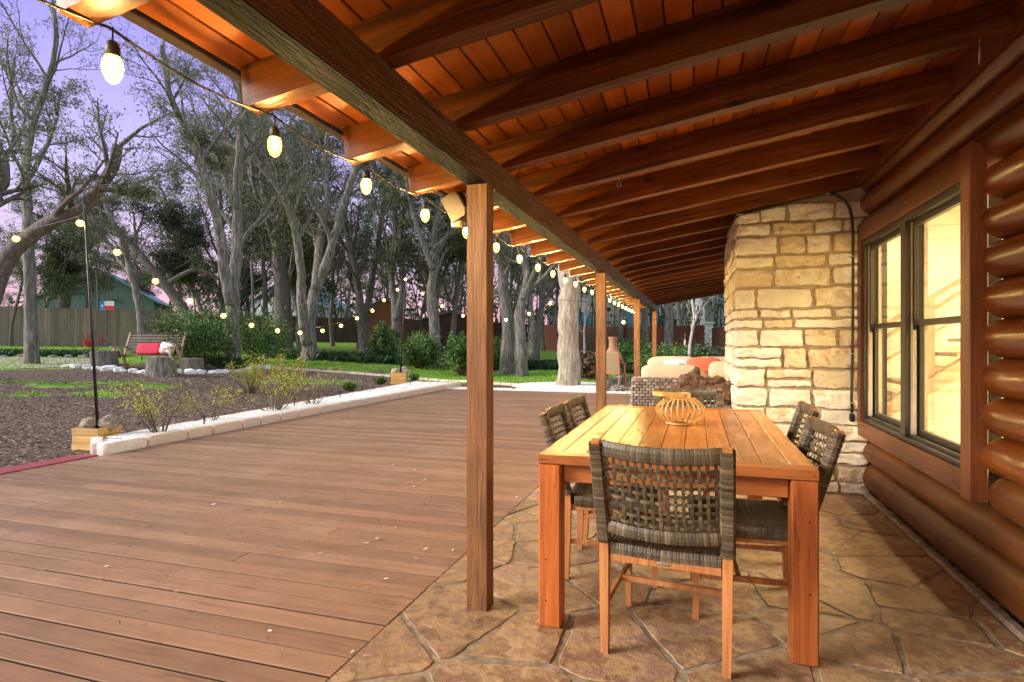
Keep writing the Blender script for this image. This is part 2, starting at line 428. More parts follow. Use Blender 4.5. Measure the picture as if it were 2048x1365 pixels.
M['intwall'] = plain('cream_interior_wall', (.85, .79, .60), .7, 0, .05, 3)
M['intwood'] = plain('interior_stair_wood', (.32, .19, .10), .5)
M['intstone'] = M['stone']
M['bulb'] = emit('lit_bulb_filament', (1, .68, .22), 2700)
M['bulbfar'] = emit('lit_yard_filament', (1, .68, .22), 300)
M['assumedlamp'] = emit('lit_assumed_lamp_glass', (1, .60, .24), 360)  # glow of the assumed lamp behind the camera
M['redtwig'] = plain('red_shrub_leaves', (.5, .04, .02), .7, tv=.4)
N = NT('window_glass'); N.t.nodes.remove(N.p)
_g = N.n('ShaderNodeBsdfGlossy'); _g.inputs['Roughness'].default_value = .02; _tr = N.n('ShaderNodeBsdfTransparent'); _lw = N.n('ShaderNodeLayerWeight'); _lw.inputs[0].default_value = .5
_mx = N.n('ShaderNodeMixShader'); N.l(N.mr(N.math('POWER', _lw.outputs['Facing'], 4), 0, 1, .04, .9), _mx.inputs[0]); N.l(_tr.outputs[0], _mx.inputs[1]); N.l(_g.outputs[0], _mx.inputs[2]); N.l(_mx.outputs[0], N.out.inputs[0]); M['glass'] = N.m
def globe(name, c, st):
    N = NT(name); N.t.nodes.remove(N.p); e = N.n('ShaderNodeEmission'); N.setv(e.inputs[0], c); e.inputs[1].default_value = st
    t = N.n('ShaderNodeBsdfTransparent'); m = N.n('ShaderNodeMixShader'); m.inputs[0].default_value = .45
    N.l(t.outputs[0], m.inputs[1]); N.l(e.outputs[0], m.inputs[2]); N.l(m.outputs[0], N.out.inputs[0]); return N.m
M['globe'] = globe('amber_bulb_globe', (1, .60, .12), 4.0)
M['globefar'] = globe('golden_yard_globe', (1, .58, .06), 5)
# ground: mulch, lawn, bare earth told apart by a painted "tint" mask broken up with noise
N = NT('yard_ground'); v = N.coord()
n_b = N.noise(v, 1.1, 5, .65); n_f = N.noise(v, 26, 6, .7); n_m = N.noise(v, 5, 4)
mul_c = N.ramp(n_f, [(.34, (.025, .014, .010)), (.46, (.10, .062, .045)), (.55, (.22, .145, .11)), (.66, (.60, .50, .42))])
gr_c = N.ramp(n_m, [(.3, (.12, .22, .025)), (.5, (.22, .40, .04)), (.7, (.36, .50, .09))])
gr_c = N.mix(N.mr(n_f, .45, .75, 0, .55), gr_c, (.22, .18, .09))
at_ = N.n('ShaderNodeAttribute'); at_.attribute_name = 'lawn'
m_ = N.math('ADD', at_.outputs['Fac'], N.math('MULTIPLY', N.math('SUBTRACT', n_b, .5), 1.5))
m_ = N.math('ADD', m_, N.math('MULTIPLY', N.math('SUBTRACT', n_m, .5), .8))
N.col(N.mix(N.mr(m_, .42, .58), mul_c, gr_c)); N.rough(.95); N.p.inputs['Specular IOR Level'].default_value = .15
N.bump(n_f, 1.0, .04); M['ground'] = N.m
rng = random.Random(7)
# ================================================================== GROUND
PL = [gv(-500, 745), gv(200, 745), gv(560, 737), gv(1040, 771), Vector((4, 15.2, 0)), Vector((40, 15, 0))]
def beyond(x, y):
    best = 1e9; sg = 1
    for a, b in zip(PL[:-1], PL[1:]):
        ab = Vector((b.x - a.x, b.y - a.y)); ap = Vector((x - a.x, y - a.y))
        t = max(0, min(1, ab.dot(ap) / ab.length_squared))
        q = ap - ab * t
        if q.length < best:
            best = q.length; sg = 1 if (ab.x * ap.y - ab.y * ap.x) > 0 else -1
    return best * sg
MUD = [(gv(760, 738), 3.2, .7), (gv(300, 735), 3.2, 1.0), (gv(1000, 738), 2.2, .9)]
LAWNP = [(gv(40, 765), .9, .5), (gv(110, 772), .6, .5), (gv(200, 790), .7, .7), (gv(30, 790), .5, .6), (gv(240, 768), .9, .6), (gv(330, 775), .6, .6), (gv(560, 760), 1.0, .7), (gv(680, 765), .8, .7), (gv(960, 757), 1.5, .6), (gv(430, 748), .9, .8)]
def lawn(x, y):
    s = beyond(x, y)
    l = .5 + max(-.45, min(.75, s * .5))
    for c, r, k in MUD: l -= k * math.exp(-((x - c.x) ** 2 + (y - c.y) ** 2) / r ** 2)
    for c, r, k in LAWNP: l += k * math.exp(-((x - c.x) ** 2 + (y - c.y) ** 2) / r ** 2)
    return l
def axis(a, b, step, lo, hi):
    r = []; x = a
    while x < b: r.append(x); x += step
    r.append(b); s = step; x = a; L = []
    while x > lo: s *= 1.35; x -= s; L.append(max(x, lo))
    s = step; x = b; H = []
    while x < hi: s *= 1.35; x += s; H.append(min(x, hi))
    return L[::-1] + r + H
gx = axis(-36, 8, .4, -300, 300); gy = axis(2, 56, .4, -60, 420)
g = MB(); nx = len(gx)
g.v = [(x, y, th(x, y) + .012 * mnoise.noise(Vector((x * 1.5, y * 1.5, 0)))) for y in gy for x in gx]
for j in range(len(gy) - 1):
    for i in range(nx - 1):
        a = j * nx + i; g.f.append((a, a + 1, a + 1 + nx, a + nx)); g.t.append(.5); g.m.append(0)
go = g.build('ground', M['ground'], smooth=True)
la = go.data.attributes.new('lawn', 'FLOAT', 'POINT')
la.data.foreach_set('value', [lawn(x, y) for x, y, z in g.v])
tag(go, 'dark mulch and patchy green lawn of the back yard', kind='structure')

DX0, DX1, DY0, DY1 = -6.25, -1.31, -1.6, 14.2
d = MB(); y = DY0; k = 0
while y < DY1 - .05:
    xs = [DX0, DX1]
    j = DX0 + .6 + rng.random() * 4.2
    xs = [DX0, j, DX1] if rng.random() < .35 else [DX0, DX1]
    t0 = rng.random()
    for a, b in zip(xs[:-1], xs[1:]):
        zo = rng.uniform(-.0012, .0012); d.mi = 0; d.box(((a + b) / 2, y + .07, -.006 + zo), (b - a - .004, .1268, .008), tint=rng.random(), bev=.0015); d.mi = 1; d.box(((a + b) / 2, y + .07, -.025 + zo), (b - a - .02, .114, .028))  # black lower layer puts the shade of the gaps into the board colour
    y += .14
tag(d.build('deck', [M['deck'], M['iron']]), 'brown painted board deck running beside the porch', kind='structure')
d = MB(); d.box(((DX0 + DX1) / 2, (DY0 + DY1) / 2, -.065), (DX1 - DX0 - .05, DY1 - DY0 - .05, .05))  # slab below the boards, its black standing in for shade in the gaps
tag(d.build('deck_substructure', M['iron']), 'deck frame coloured black for the shade between the boards', kind='structure')
d = MB(); d.box((-6.33, 1.6, -.03), (.13, 6.4, .08), bev=.004); d.box((-6.47, 1.6, -.035), (.13, 6.4, .08), bev=.004)
tag(d.build('deck_edge_board', M['redpaint']), 'red painted edge board along the deck', kind='structure')

# porch floor: irregular flagstones laid in mortar
def clip(poly, n, c):
    out = []
    for i in range(len(poly)):
        a = poly[i]; b = poly[(i + 1) % len(poly)]
        da = a.dot(n) - c; db = b.dot(n) - c
        if da <= 0: out.append(a)
        if da * db < 0: out.append(a + (b - a) * (da / (da - db)))
    return out
def flagstones(x0, x1, y0, y1, cell, z, th_, seed):
    r = random.Random(seed); mb = MB(); pts = []
    ny = int((y1 - y0) / cell) + 1; nxx = int((x1 - x0) / cell) + 1
    for j in range(-1, ny + 1):
        for i in range(-1, nxx + 1):
            pts.append(Vector((x0 + (i + .5 + r.uniform(-.6, .6) + (.5 if j % 2 else 0)) * cell * 1.12, y0 + (j + .5 + r.uniform(-.55, .55)) * cell * .95)))
    for p in pts:
        poly = [Vector((x0, y0)), Vector((x1, y0)), Vector((x1, y1)), Vector((x0, y1))]
        for q in pts:
            if q is p or (q - p).length > cell * 3: continue
            n = (q - p).normalized(); poly = clip(poly, n, n.dot((p + q) / 2) - .006 - .008 * r.random())
            if len(poly) < 3: break
        if len(poly) < 3: continue
        # jagged, rounded outline
        out = []
        for i in range(len(poly)):
            a = poly[i]; b = poly[(i + 1) % len(poly)]
            L = (b - a).length; m = max(2, int(L / .05))
            for t in range(m):
                f = t / m
                if t == 0:
                    pr = poly[i - 1]
                    out.append(a + ((b - a).normalized() + (pr - a).normalized()) * min(.008, L * .1))
                else:
                    q = a + (b - a) * f
                    w = mnoise.noise(Vector((q.x * 7, q.y * 9, seed))) * .022
                    nn = Vector((-(b - a).y, (b - a).x)).normalized()
                    out.append(q + nn * (abs(w)))
        cx = sum((q.x for q in out)) / len(out); cy = sum((q.y for q in out)) / len(out)
        n = len(out); tl = r.uniform(-.002, .002)
        V = [(q.x, q.y, z - .02) for q in out] + [(q.x, q.y, z - .003 + tl) for q in out] + [(cx + (q.x - cx) * .982, cy + (q.y - cy) * .982, z + tl) for q in out]
        fs = [tuple(range(2 * n, 3 * n))]
        for i in range(n):
            j = (i + 1) % n
            fs.append((i, j, n + j, n + i)); fs.append((n + i, n + j, 2 * n + j, 2 * n + i))
        mb.add(V, fs, r.random())
    return mb
fl = flagstones(-1.305, 1.30, -1.6, 7.0, .42, 0.0, 0, 3)
f2 = flagstones(-1.305, 1.30, 7.01, 15.6, .6, 0.0, 0, 4); fl.add(f2.v, []); off = len(fl.v) - len(f2.v)
fl.f += [tuple(i + off for i in f) for f in f2.f]; fl.t += f2.t; fl.m += f2.m
tag(fl.build('flagstone_floor', M['flag']), 'brown flagstone porch floor', kind='structure')
d = MB(); d.box((0.02, 7, -.0955), (2.66, 17.2, .18)); tag(d.build('porch_slab', M['grout']), 'grey mortar joints of the porch floor', kind='structure')
d = MB(); d.box((1.325, 2, .012), (.05, 6.9, .03), bev=.01); tag(d.build('mortar_strip', M['grout']), 'pale mortar strip at the foot of the log wall', kind='structure')

# patio beyond the deck, with stone kerb
pt = flagstones(-1.9, 5, 15.9, 23.0, .7, .02, 0, 9)
po = pt.build('patio', M['flag']); po.location.z = .0
tag(po, 'grey stone patio beyond the deck', kind='structure')
d = MB(); d.box((1.5, 19.4, -.12), (7.2, 7.4, .25)); tag(d.build('patio_bed', M['grout']), 'mortar bed of the stone patio', kind='structure')

# ================================================================== PORCH ROOF
SL = .166; SA = math.atan(SL)
def zr(x): return 2.143 + SL * (x + .98)      # underside of rafters
porch = thing('porch_roof', 'brown stained timber porch roof on square posts', 'porch roof', (0, 0, 0))
bm_ = MB()
for (a, b) in ((-2.5, 6.36), (6.365, 15.7)):
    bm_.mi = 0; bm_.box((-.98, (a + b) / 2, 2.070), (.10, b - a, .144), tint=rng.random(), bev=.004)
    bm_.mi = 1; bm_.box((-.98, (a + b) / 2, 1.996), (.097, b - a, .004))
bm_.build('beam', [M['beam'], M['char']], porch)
XE, XW = -1.47, 1.24
Lr = (XW - XE) / math.cos(SA)
for k in range(-4, 25):
    Y = 1.07 + .612 * k
    if Y > 15.75: break
    r_ = MB(); r_.cur = rng.random()
    # slightly crowned, hand-sawn timber
    n = 10; w = .078; h = .140; vs = []
    for i in range(n + 1):
        x = -Lr / 2 + Lr * i / n; wob = .0025 * math.sin(i * 1.7 + k)
        for (yy, zz) in ((-w / 2, 0), (w / 2, 0), (w / 2, h), (-w / 2, h)):
            vs.append((x - (.012 if zz == 0 and i == 0 else 0), yy + wob, zz + (.002 * math.sin(i * 2.3 + k * 2) if zz == 0 else 0)))
    fs = [(3, 2, 1, 0), tuple(n * 4 + q for q in (0, 1, 2, 3))]
    for i in range(n):
        for q in range(4):
            a = i * 4 + q; b = i * 4 + (q + 1) % 4; fs.append((a, b, b + 4, a + 4))
    r_.add(vs, fs)
    xm = (XE + XW) / 2
    r_.build('rafter', M['rafter'], porch, (xm, Y, zr(xm)), (0, -SA, 0))
c_ = MB(); x = -1.52; CB = .102
while x < 1.36:
    zc = zr(x + CB / 2) + .143 / math.cos(SA)
    y0 = -2.6
    for y1 in (rng.uniform(1.2, 5), rng.uniform(7, 11), 15.95):
        c_.box((x + CB / 2, (y0 + y1) / 2, zc + .011), (CB - .006, y1 - y0 - .002, .02), rot=Matrix.Rotation(-SA, 3, 'Y'), tint=rng.random(), bev=.003)
        y0 = y1
    x += CB * math.cos(SA)
c_.build('ceiling_board', M['ceil'], porch)['kind'] = 'stuff'
c_ = MB(); zc = zr(0) + .18
c_.box((-.06, 6.7, zc), (2.98, 18.7, .02), rot=Matrix.Rotation(-SA, 3, 'Y')); c_.build('roof_deck', M['shingle'], porch)
c_ = MB(); c_.box((-1.548, 6.7, zr(-1.54) + .155), (.012, 18.7, .05)); c_.box((-1.53, 6.7, zr(-1.53) + .133), (.04, 18.7, .008)); c_.build('drip_edge', M['driveedge'], porch)
for i, Y in enumerate((2.622, 6.36, 10.42, 14.9)):
    p_ = MB(); p_.cur = rng.random()
    n = 24; vs = []
    for q in range(n + 1):
        z = 1.994 * q / n
        for (sx, sy) in ((-1, -1), (1, -1), (1, 1), (-1, 1)):
            w = .049 + .0006 * mnoise.noise(Vector((sx * 3, sy * 3 + i, z * 6)))
            vs.append((sx * w, sy * w, z))
    fs = [(3, 2, 1, 0), tuple(n * 4 + q for q in (0, 1, 2, 3))]
    for q in range(n):
        for s_ in range(4):
            a = q * 4 + s_; b = q * 4 + (s_ + 1) % 4; fs.append((a, b, b + 4, a + 4))
    p_.add(vs, fs); p_.build('post', M['post'], porch, (-.98, Y, 0))
hk = MB(); hz = zr(.28)
pts = [(0, 0, 0), (0, 0, -.02)] + [(.011 * math.sin(a), 0, -.031 + .011 * math.cos(a)) for a in [i * .5 for i in range(12)]]
hk.tube(pts, .0018, 6); hp = at(1238, 365, 3.02); hk.build('hook_eye', M['steel'], porch, (hp.x, hp.y, hp.z + .02), smooth=True)

# ================================================================== LOG HOUSE
house = thing('log_house', 'log cabin wall of varnished brown half round logs', 'house')
WY0, WY1 = 3.27, 5.36        # window trim outer
def half_log(mb, zc, r, y0, y1, tint):
    n = 12; ny = max(2, int((y1 - y0) / .25)); vs = []; fs = []
    for j in range(ny + 1):
        y = y0 + (y1 - y0) * j / ny
        for k in range(n + 1):
            a = math.pi * (.5 + k / n)
            rr = 1 + .012 * mnoise.noise(Vector((y * .9, zc * 5, k * .2)))
            vs.append((1.385 + math.cos(a) * (.115 if zc > .6 else .088) * rr, y, zc + math.sin(a) * r * 1.0 * rr))
    for j in range(ny):
        for k in range(n):
            a = j * (n + 1) + k; fs.append((a, a + n + 1, a + n + 2, a + 1))
    fs.append(tuple(range(n + 1))); fs.append(tuple(ny * (n + 1) + k for k in range(n + 1))[::-1])
    mb.add(vs, fs, tint)
zs = [.036, .264] + [.264 + .1832 * i for i in range(1, 14)]
for a, b in zip(zs[:-1], zs[1:]):
    zc = (a + b) / 2; r = (b - a) / 2 * 1.03
    lg = MB()
    if zc > .50 and zc < 2.16: segs = ((-3, WY0 - .0), (5.38, 5.5))
    else: segs = ((-3, 8),)
    for (y0, y1) in segs: half_log(lg, zc, r, y0, y1, rng.random())
    lg.build('wall_log', M['log'] if zc > .6 else M['loglow'], house, smooth=False, auto=50)
b_ = MB(); b_.box((1.44, .12, 1.35), (.05, 6.2, 2.7)); b_.box((1.44, 6.7, 1.35), (.05, 2.6, 2.7)); b_.box((1.44, 4.3, .30), (.05, 2.15, .6)); b_.box((1.44, 4.3, 2.42), (.05, 2.15, .5))
b_.build('wall_core', M['iron'], house)
b_ = MB(); b_.box((1.235, 6.2, 2.66), (.03, 19, .30)); b_.build('ledger_board', M['trim_y'], house)
# window
wt = thing('window', None, None); wt.parent = house
win = MB()
win.box((1.262, WY0 + .052, 1.348), (.075, .104, 1.69), bev=.004, tint=.9); win.build('side_trim', M['trim'], wt); win = MB()
win.box((1.272, WY1 - .035, 1.348), (.055, .07, 1.69), bev=.003, tint=.2)
win.build('side_trim', M['trim'], wt)
t_ = MB(); t_.box((1.275, (WY0 + WY1) / 2 + .02, 2.12), (.06, WY1 - WY0 - .178, .13), bev=.003); t_.build('head_trim', M['trim_y'], wt); t_ = MB(); t_.box((1.27, (WY0 + WY1) / 2 + .02, .565), (.055, WY1 - WY0 - .178, .12), bev=.003)
t_.build('sill_trim', M['trim_y'], wt)
IY0, IY1 = WY0 + .105, WY1 - .071; IZ0, IZ1 = .628, 2.053; MID = (IY0 + IY1) / 2
f_ = MB()
f_.box((1.33, MID, IZ0 + .012), (.13, IY1 - IY0, .024)); f_.box((1.30, MID, IZ0 + .034), (.016, IY1 - IY0, .02)); f_.box((1.335, MID, IZ0 + .034), (.016, IY1 - IY0, .02))
f_.box((1.33, MID, IZ1 - .02), (.13, IY1 - IY0, .04))
f_.box((1.33, IY0 + .018, (IZ0 + IZ1) / 2), (.128, .036, IZ1 - IZ0 - .07)); f_.box((1.33, IY1 - .018, (IZ0 + IZ1) / 2), (.128, .036, IZ1 - IZ0 - .07)); f_.box((1.325, MID, (IZ0 + IZ1) / 2), (.125, .085, IZ1 - IZ0 - .07))
f_.build('window_frame', M['bronze'], wt)
ZM = 1.375
for (y0, y1) in ((IY0 + .037, MID - .043), (MID + .043, IY1 - .037)):
    for (z0, z1, xx) in ((ZM - .018, IZ1 - .041, 1.315), (IZ0 + .045, ZM + .014, 1.345)):
        s_ = MB(); w = .034
        s_.box((xx, (y0 + y1) / 2, z1 - w / 2), (.026, y1 - y0, w)); s_.box((xx, (y0 + y1) / 2, z0 + w / 2), (.026, y1 - y0, w))
        s_.box((xx, y0 + w / 2, (z0 + z1) / 2), (.025, w, z1 - z0 - 2 * w)); s_.box((xx, y1 - w / 2, (z0 + z1) / 2), (.025, w, z1 - z0 - 2 * w))
        s_.build('sash', M['bronze'], wt)
        q_ = MB(); q_.box((xx, (y0 + y1) / 2, (z0 + z1) / 2), (.006, y1 - y0 - 2 * w + .002, z1 - z0 - 2 * w + .002)); q_.build('pane', M['glass'], wt)
    l_ = MB(); l_.box((1.297, y1 - .007, (IZ0 + IZ1) / 2 + .0), (.008, .012, IZ1 - IZ0 - .09)); l_.box((1.372, y1 - .008, (IZ0 + IZ1) / 2), (.02, .016, IZ1 - IZ0 - .09)); l_.box((1.31, y1 - .010, (IZ0 + ZM) / 2), (.02, .02, ZM - IZ0 - .09))
    l_.build('sash_liner', M['almond'], wt)
# the lit room behind the window
r_ = MB(); X0, X1, Y0, Y1, Z0, Z1 = 1.47, 6.2, 1.0, 9.5, .0, 3.4
vs = [(X0, Y0, Z0), (X1, Y0, Z0), (X1, Y1, Z0), (X0, Y1, Z0), (X0, Y0, Z1), (X1, Y0, Z1), (X1, Y1, Z1), (X0, Y1, Z1)]
r_.add(vs, [(0, 1, 2, 3), (7, 6, 5, 4), (0, 4, 5, 1), (1, 5, 6, 2), (2, 6, 7, 3)])
for k in range(18):   # shallow log courses on the room's far walls
    r_.box((X1 - .01, 5, .1 + k * .19), (.03, 8.5, .187), bev=.004); r_.box((3.9, Y1 - .012, .1 + k * .19), (4.5, .03, .187), bev=.004)
r_.build('interior_wall', M['intwall'], house)
s_ = MB()
A = Vector((2.6, 8.6, .25)); B = Vector((5.2, 4.0, 2.75)); AB = B - A
A = Vector((1.75, 8.0, 1.18)); B = Vector((4.6, 8.0, 3.09))
for off, rr in ((.0, .035), (-.14, .03), (-.42, .02), (-1.0, .11)):
    s_.tube([A + Vector((0, 0, off)), B + Vector((0, 0, off))], rr, 4, twist=.78)
for k in range(12):
    p = A + (B - A) * (k / 11); s_.box((p.x, p.y + .5, p.z - .95), (.34, 1.0, .045))
for k in (3, 8):
    p = A + (B - A) * (k / 11 + .03); s_.box((p.x, p.y, p.z - .45), (.07, .07, .95))
s_.build('staircase', M['intwood'], house)
for yy in (6.1, 7.8):
    s_ = MB(); s_.box((X1 - .1, yy, 1.6), (.04, .12, 3.0)); s_.build('interior_trim', M['intwood'], house)
il = bpy.data.lights.new('assumed_room_lamp', 'AREA'); il.energy = 560; il.size = 2.5; il.color = (1, .84, .52)  # assumed ceiling light, itself out of view, for the lit room
ilo = bpy.data.objects.new('assumed_room_lamp', il); ilo.location = (3.8, 4.8, 3.3); COL.objects.link(ilo); ilo['kind'] = 'helper'

# ================================================================== CHIMNEY
CX0, CY0, CY1 = .342, 5.43, 7.33
chim = thing('stone_chimney', 'cream limestone block chimney standing between the window and the sofa', 'chimney', (0, 0, 0))
st = MB(); r2 = random.Random(21)
def ztop(x): return zr(x) - .008
def block(mb, x0, x1, y0, y1, z0, z1, tint, seed):
    cx, cy, cz = (x0 + x1) / 2, (y0 + y1) / 2, (z0 + z1) / 2
    mb.blob((cx, cy, cz), (x1 - x0, y1 - y0, z1 - z0), 16, 9, .0, 1, None, tint, seed)
    base = len(mb.v) - (6 * 9 * 9 + 2)
    for i in range(base, len(mb.v)):
        p = Vector(mb.v[i])
        q = p * 9 + Vector((seed * 3.1, seed, 0)); w = mnoise.noise_vector(q) * .014 + mnoise.noise_vector(q * 3.1) * .009
        mb.v[i] = tuple(p + w)
z = .012; k = 0
while z < 2.5:
    h = r2.choice((.085, .11, .13, .155, .165, .18)) * (1 if z > .4 else .9)
    if z + h > 2.56: break
    # front face course
    x = CX0 - .012; first = True
    while x < 1.32:
        w = r2.uniform(.17, .46) if not first else r2.uniform(.16, .38)
        if 1.34 - (x + w) < .13: w = 1.36 - x
        zt = z + h - .022
        lim = ztop(x + .02)
        if z + .05 < lim and (1 > 0):
            zt = min(zt, lim)
            if zt - z > .03:
                hh = zt
                if w > .3 and r2.random() < .15 and hh - z > .12:
                    zm = z + (hh - z) * r2.uniform(.4, .6)
                    block(st, x, x + w - .022, CY0 - .025 + r2.uniform(-.012, .008), CY0 + .14, z, zm - .008, r2.random(), k); k += 1
                    block(st, x, x + w - .022, CY0 - .025 + r2.uniform(-.012, .008), CY0 + .14, zm + .008, hh, r2.random(), k); k += 1
                else:
                    y1_ = CY0 + (.14 if not first else r2.choice((.12, .22)))
                    block(st, x, x + w - .022, CY0 - .025 + r2.uniform(-.012, .008), y1_, z, hh, r2.random(), k); k += 1
        if first: ys = CY0 + (y1_ - CY0 if 'y1_' in dir() else .14) + .016
        first = False; x += w
    # side face course
    y = CY0 + .2
    while y < CY1:
        w = r2.uniform(.16, .42)
        if CY1 - (y + w) < .12: w = CY1 - y
        zt = min(z + h - .022, ztop(CX0))
        if zt - z > .03:
            block(st, CX0 - .02 + r2.uniform(-.012, .008), CX0 + .14, y, y + w - .022, z, zt, r2.random(), k); k += 1
        y += w
    z += h
st.build('stonework', M['stone'], chim, auto=22)
c_ = MB(); n = 12
vs = []; 
for (x, y) in ((CX0 - .002, CY0 - .006), (1.33, CY0 - .006), (1.33, CY1 - .02), (CX0 - .002, CY1 - .02)):
    vs.append((x, y, 0)); vs.append((x, y, zr(x) - .004))
c_.add(vs, [(0, 2, 3, 1), (2, 4, 5, 3), (4, 6, 7, 5), (6, 0, 1, 7), (1, 3, 5, 7)])
c_.build('mortar_core', M['mortar'], chim)
# conduit pipe over the chimney
cd = MB(); yq = CY0 - .055
def cpt(u, v): 
    # point on the plane y = yq
    dr = FW + RT * ((u - 1024) / F) + Vector((0, 0, (682.5 - v) / F)); t = yq / dr.y
    return Vector((dr.x * t, yq, CAM_H + dr.z * t))
path = [cpt(u, v) for u, v in ((1462, 452), (1470, 437), (1482, 430), (1560, 411), (1620, 396), (1655, 388), (1672, 390), (1688, 400), (1699, 416), (1704, 436), (1706, 470), (1706, 600), (1705, 720), (1703, 800), (1704, 826))]
path = [Vector((path[0].x, CY0 + .5, path[0].z))] + path
cd.tube(path, .0115, 8); cdo = tag(cd.build('conduit', M['metalpipe'], smooth=True), 'dark bronze conduit pipe bending over the stone chimney', 'conduit')
for (u, v) in ((1482, 430), (1655, 388), (1706, 513), (1705, 708), (1704, 806)):
    q_ = MB(); p = cpt(u, v); q_.box((p.x, p.y - .002, p.z), (.035, .028, .012), bev=.003); q_.build('clip', M['steel'], cdo)
q_ = MB(); p = cpt(1704, 838); q_.blob((p.x, p.y, p.z + .01), (.04, .04, .07), 4, 4); q_.build('junction_plug', M['iron'], cdo)
# hoop hanging at the ledger
h_ = MB(); hc = at(1959, 108, 2.32); h_.tube([hc + Vector((0, .022 * math.cos(a), .042 * math.sin(a))) + Vector((.01 * math.cos(a), 0, 0)) for a in [i * math.pi / 12 for i in range(25)]], .003, 6, cap=False)
h_.tube([hc + Vector((0, 0, .042)), hc + Vector((0.0, 0, .075))], .002, 5)
tag(h_.build('cable_loop', M['steel'], smooth=True), 'small metal ring hanging below the rafters over the window', 'ring')
# speaker under the eave
sp = thing('porch_speaker', 'tan outdoor speaker hanging beside the nearest porch post', 'speaker', at(915, 418, 3.5))
s_ = MB(); rm = Matrix.Rotation(R(-28), 3, 'Y')
prof = [(-.055, -.075), (.035, -.075), (.052, -.04), (.052, .06), (.03, .085), (-.055, .085)]
vs = [rm @ Vector((a, y, b)) for y in (-.05, .05) for a, b in prof]
s_.add(vs, [tuple(range(6)), tuple(range(11, 5, -1))] + [(i, i + 6, (i + 1) % 6 + 6, (i + 1) % 6)[::1] for i in range(6)])
s_.build('shell', M['tanplastic'], sp)
s_ = MB(); s_.box(rm @ Vector((.055, 0, .0)), (.012, .09, .13), rot=rm, bev=.004); s_.build('grille', M['iron'], sp)
s_ = MB(); s_.lathe([(.0, -.115), (.03, -.11), (.036, -.09), (.034, -.07)], 14, (rm @ Vector((-.005, 0, 0)))); s_.build('sensor_dome', M['almond'], sp)
s_ = MB(); s_.box((.06, 0, .085), (.14, .03, .012)); s_.build('bracket', M['iron'], sp)

# assumed porch lamp behind the camera, added for light on table and logs
pl = thing('assumed_porch_lamp', 'assumed wall lamp, out of view on the log wall behind the camera', 'lamp', (1.14, -.9, 2.05))
s_ = MB(); s_.box((.09, 0, 0), (.03, .12, .2), bev=.01); s_.tube([(.08, 0, .05), (.03, 0, .12), (-.03, 0, .12)], .008, 8); s_.lathe([(.02, .11), (.07, .07), (.075, .065)], 16, (-.03, 0, 0)); s_.build('lamp_body', M['iron'], pl)
s_ = MB(); s_.blob((-.03, 0, .02), (.09, .09, .12), 2.4, 5); s_.build('lamp_glass', M['assumedlamp'], pl, smooth=True)
# ================================================================== DINING SET
TB = thing('dining_table', 'solid teak dining table with slatted top and thick square legs', 'table', (-.105, 3.555, 0))
TW, TL, TZ = 1.12, 2.10, .76
t_ = MB(); t_.cur = .5
for sx in (-1, 1): t_.box((sx * (TW / 2 - .045), 0, TZ - .02), (.09, TL, .04), tint=rng.random(), bev=.003)
w = (TW - .18) / 9
for i in range(9): t_.box((-TW / 2 + .09 + w * (i + .5), 0, TZ - .0215), (w - .004, TL - .184, .038), tint=rng.random(), bev=.0008)
t_.build('tabletop', M['teak_y'], TB)
for sy in (-1, 1): t_ = MB(); t_.box((0, sy * (TL / 2 - .0445), TZ - .0195), (TW - .002, .091, .041), tint=rng.random(), bev=.003); t_.build('end_board', M['teak_x'], TB)
for sy in (-1, 1): t_ = MB(); t_.box((0, sy * (TL / 2 - .06), TZ - .082), (TW - .21, .026, .082), tint=rng.random(), bev=.002); t_.build('apron', M['teak_x'], TB)
for sx in (-1, 1): t_ = MB(); t_.box((sx * (TW / 2 - .05), 0, TZ - .082), (.024, TL - .21, .08), tint=rng.random(), bev=.002); t_.build('side_apron', M['teak_y'], TB)
for sx in (-1, 1):
    for sy in (-1, 1):
        t_ = MB(); LW = .098
        t_.box((sx * (TW / 2 - LW / 2 - .002), sy * (TL / 2 - LW / 2 - .002), (TZ - .041) / 2), (LW, LW, TZ - .043), tint=rng.random(), bev=.006)
        for q in (.2, .45, .62): t_.lathe([(.0045, 0), (.0045, .0012)], 8, (0, 0, 0)) if False else None
        t_.build('leg', M['teak_z'], TB)
for sx, zz in ((1, .56), (1, .28), (-1, .30), (-1, .12), (1, TZ - .02), (-1, TZ - .02)): pg = MB(); pg.box((sx * (TW / 2 - (.035 if zz < .7 else .02)), -TL / 2 + (.0015 if zz < .7 else -.0005), zz), (.006, .003, .006)); pg.build('peg', M['darkstain'], TB)

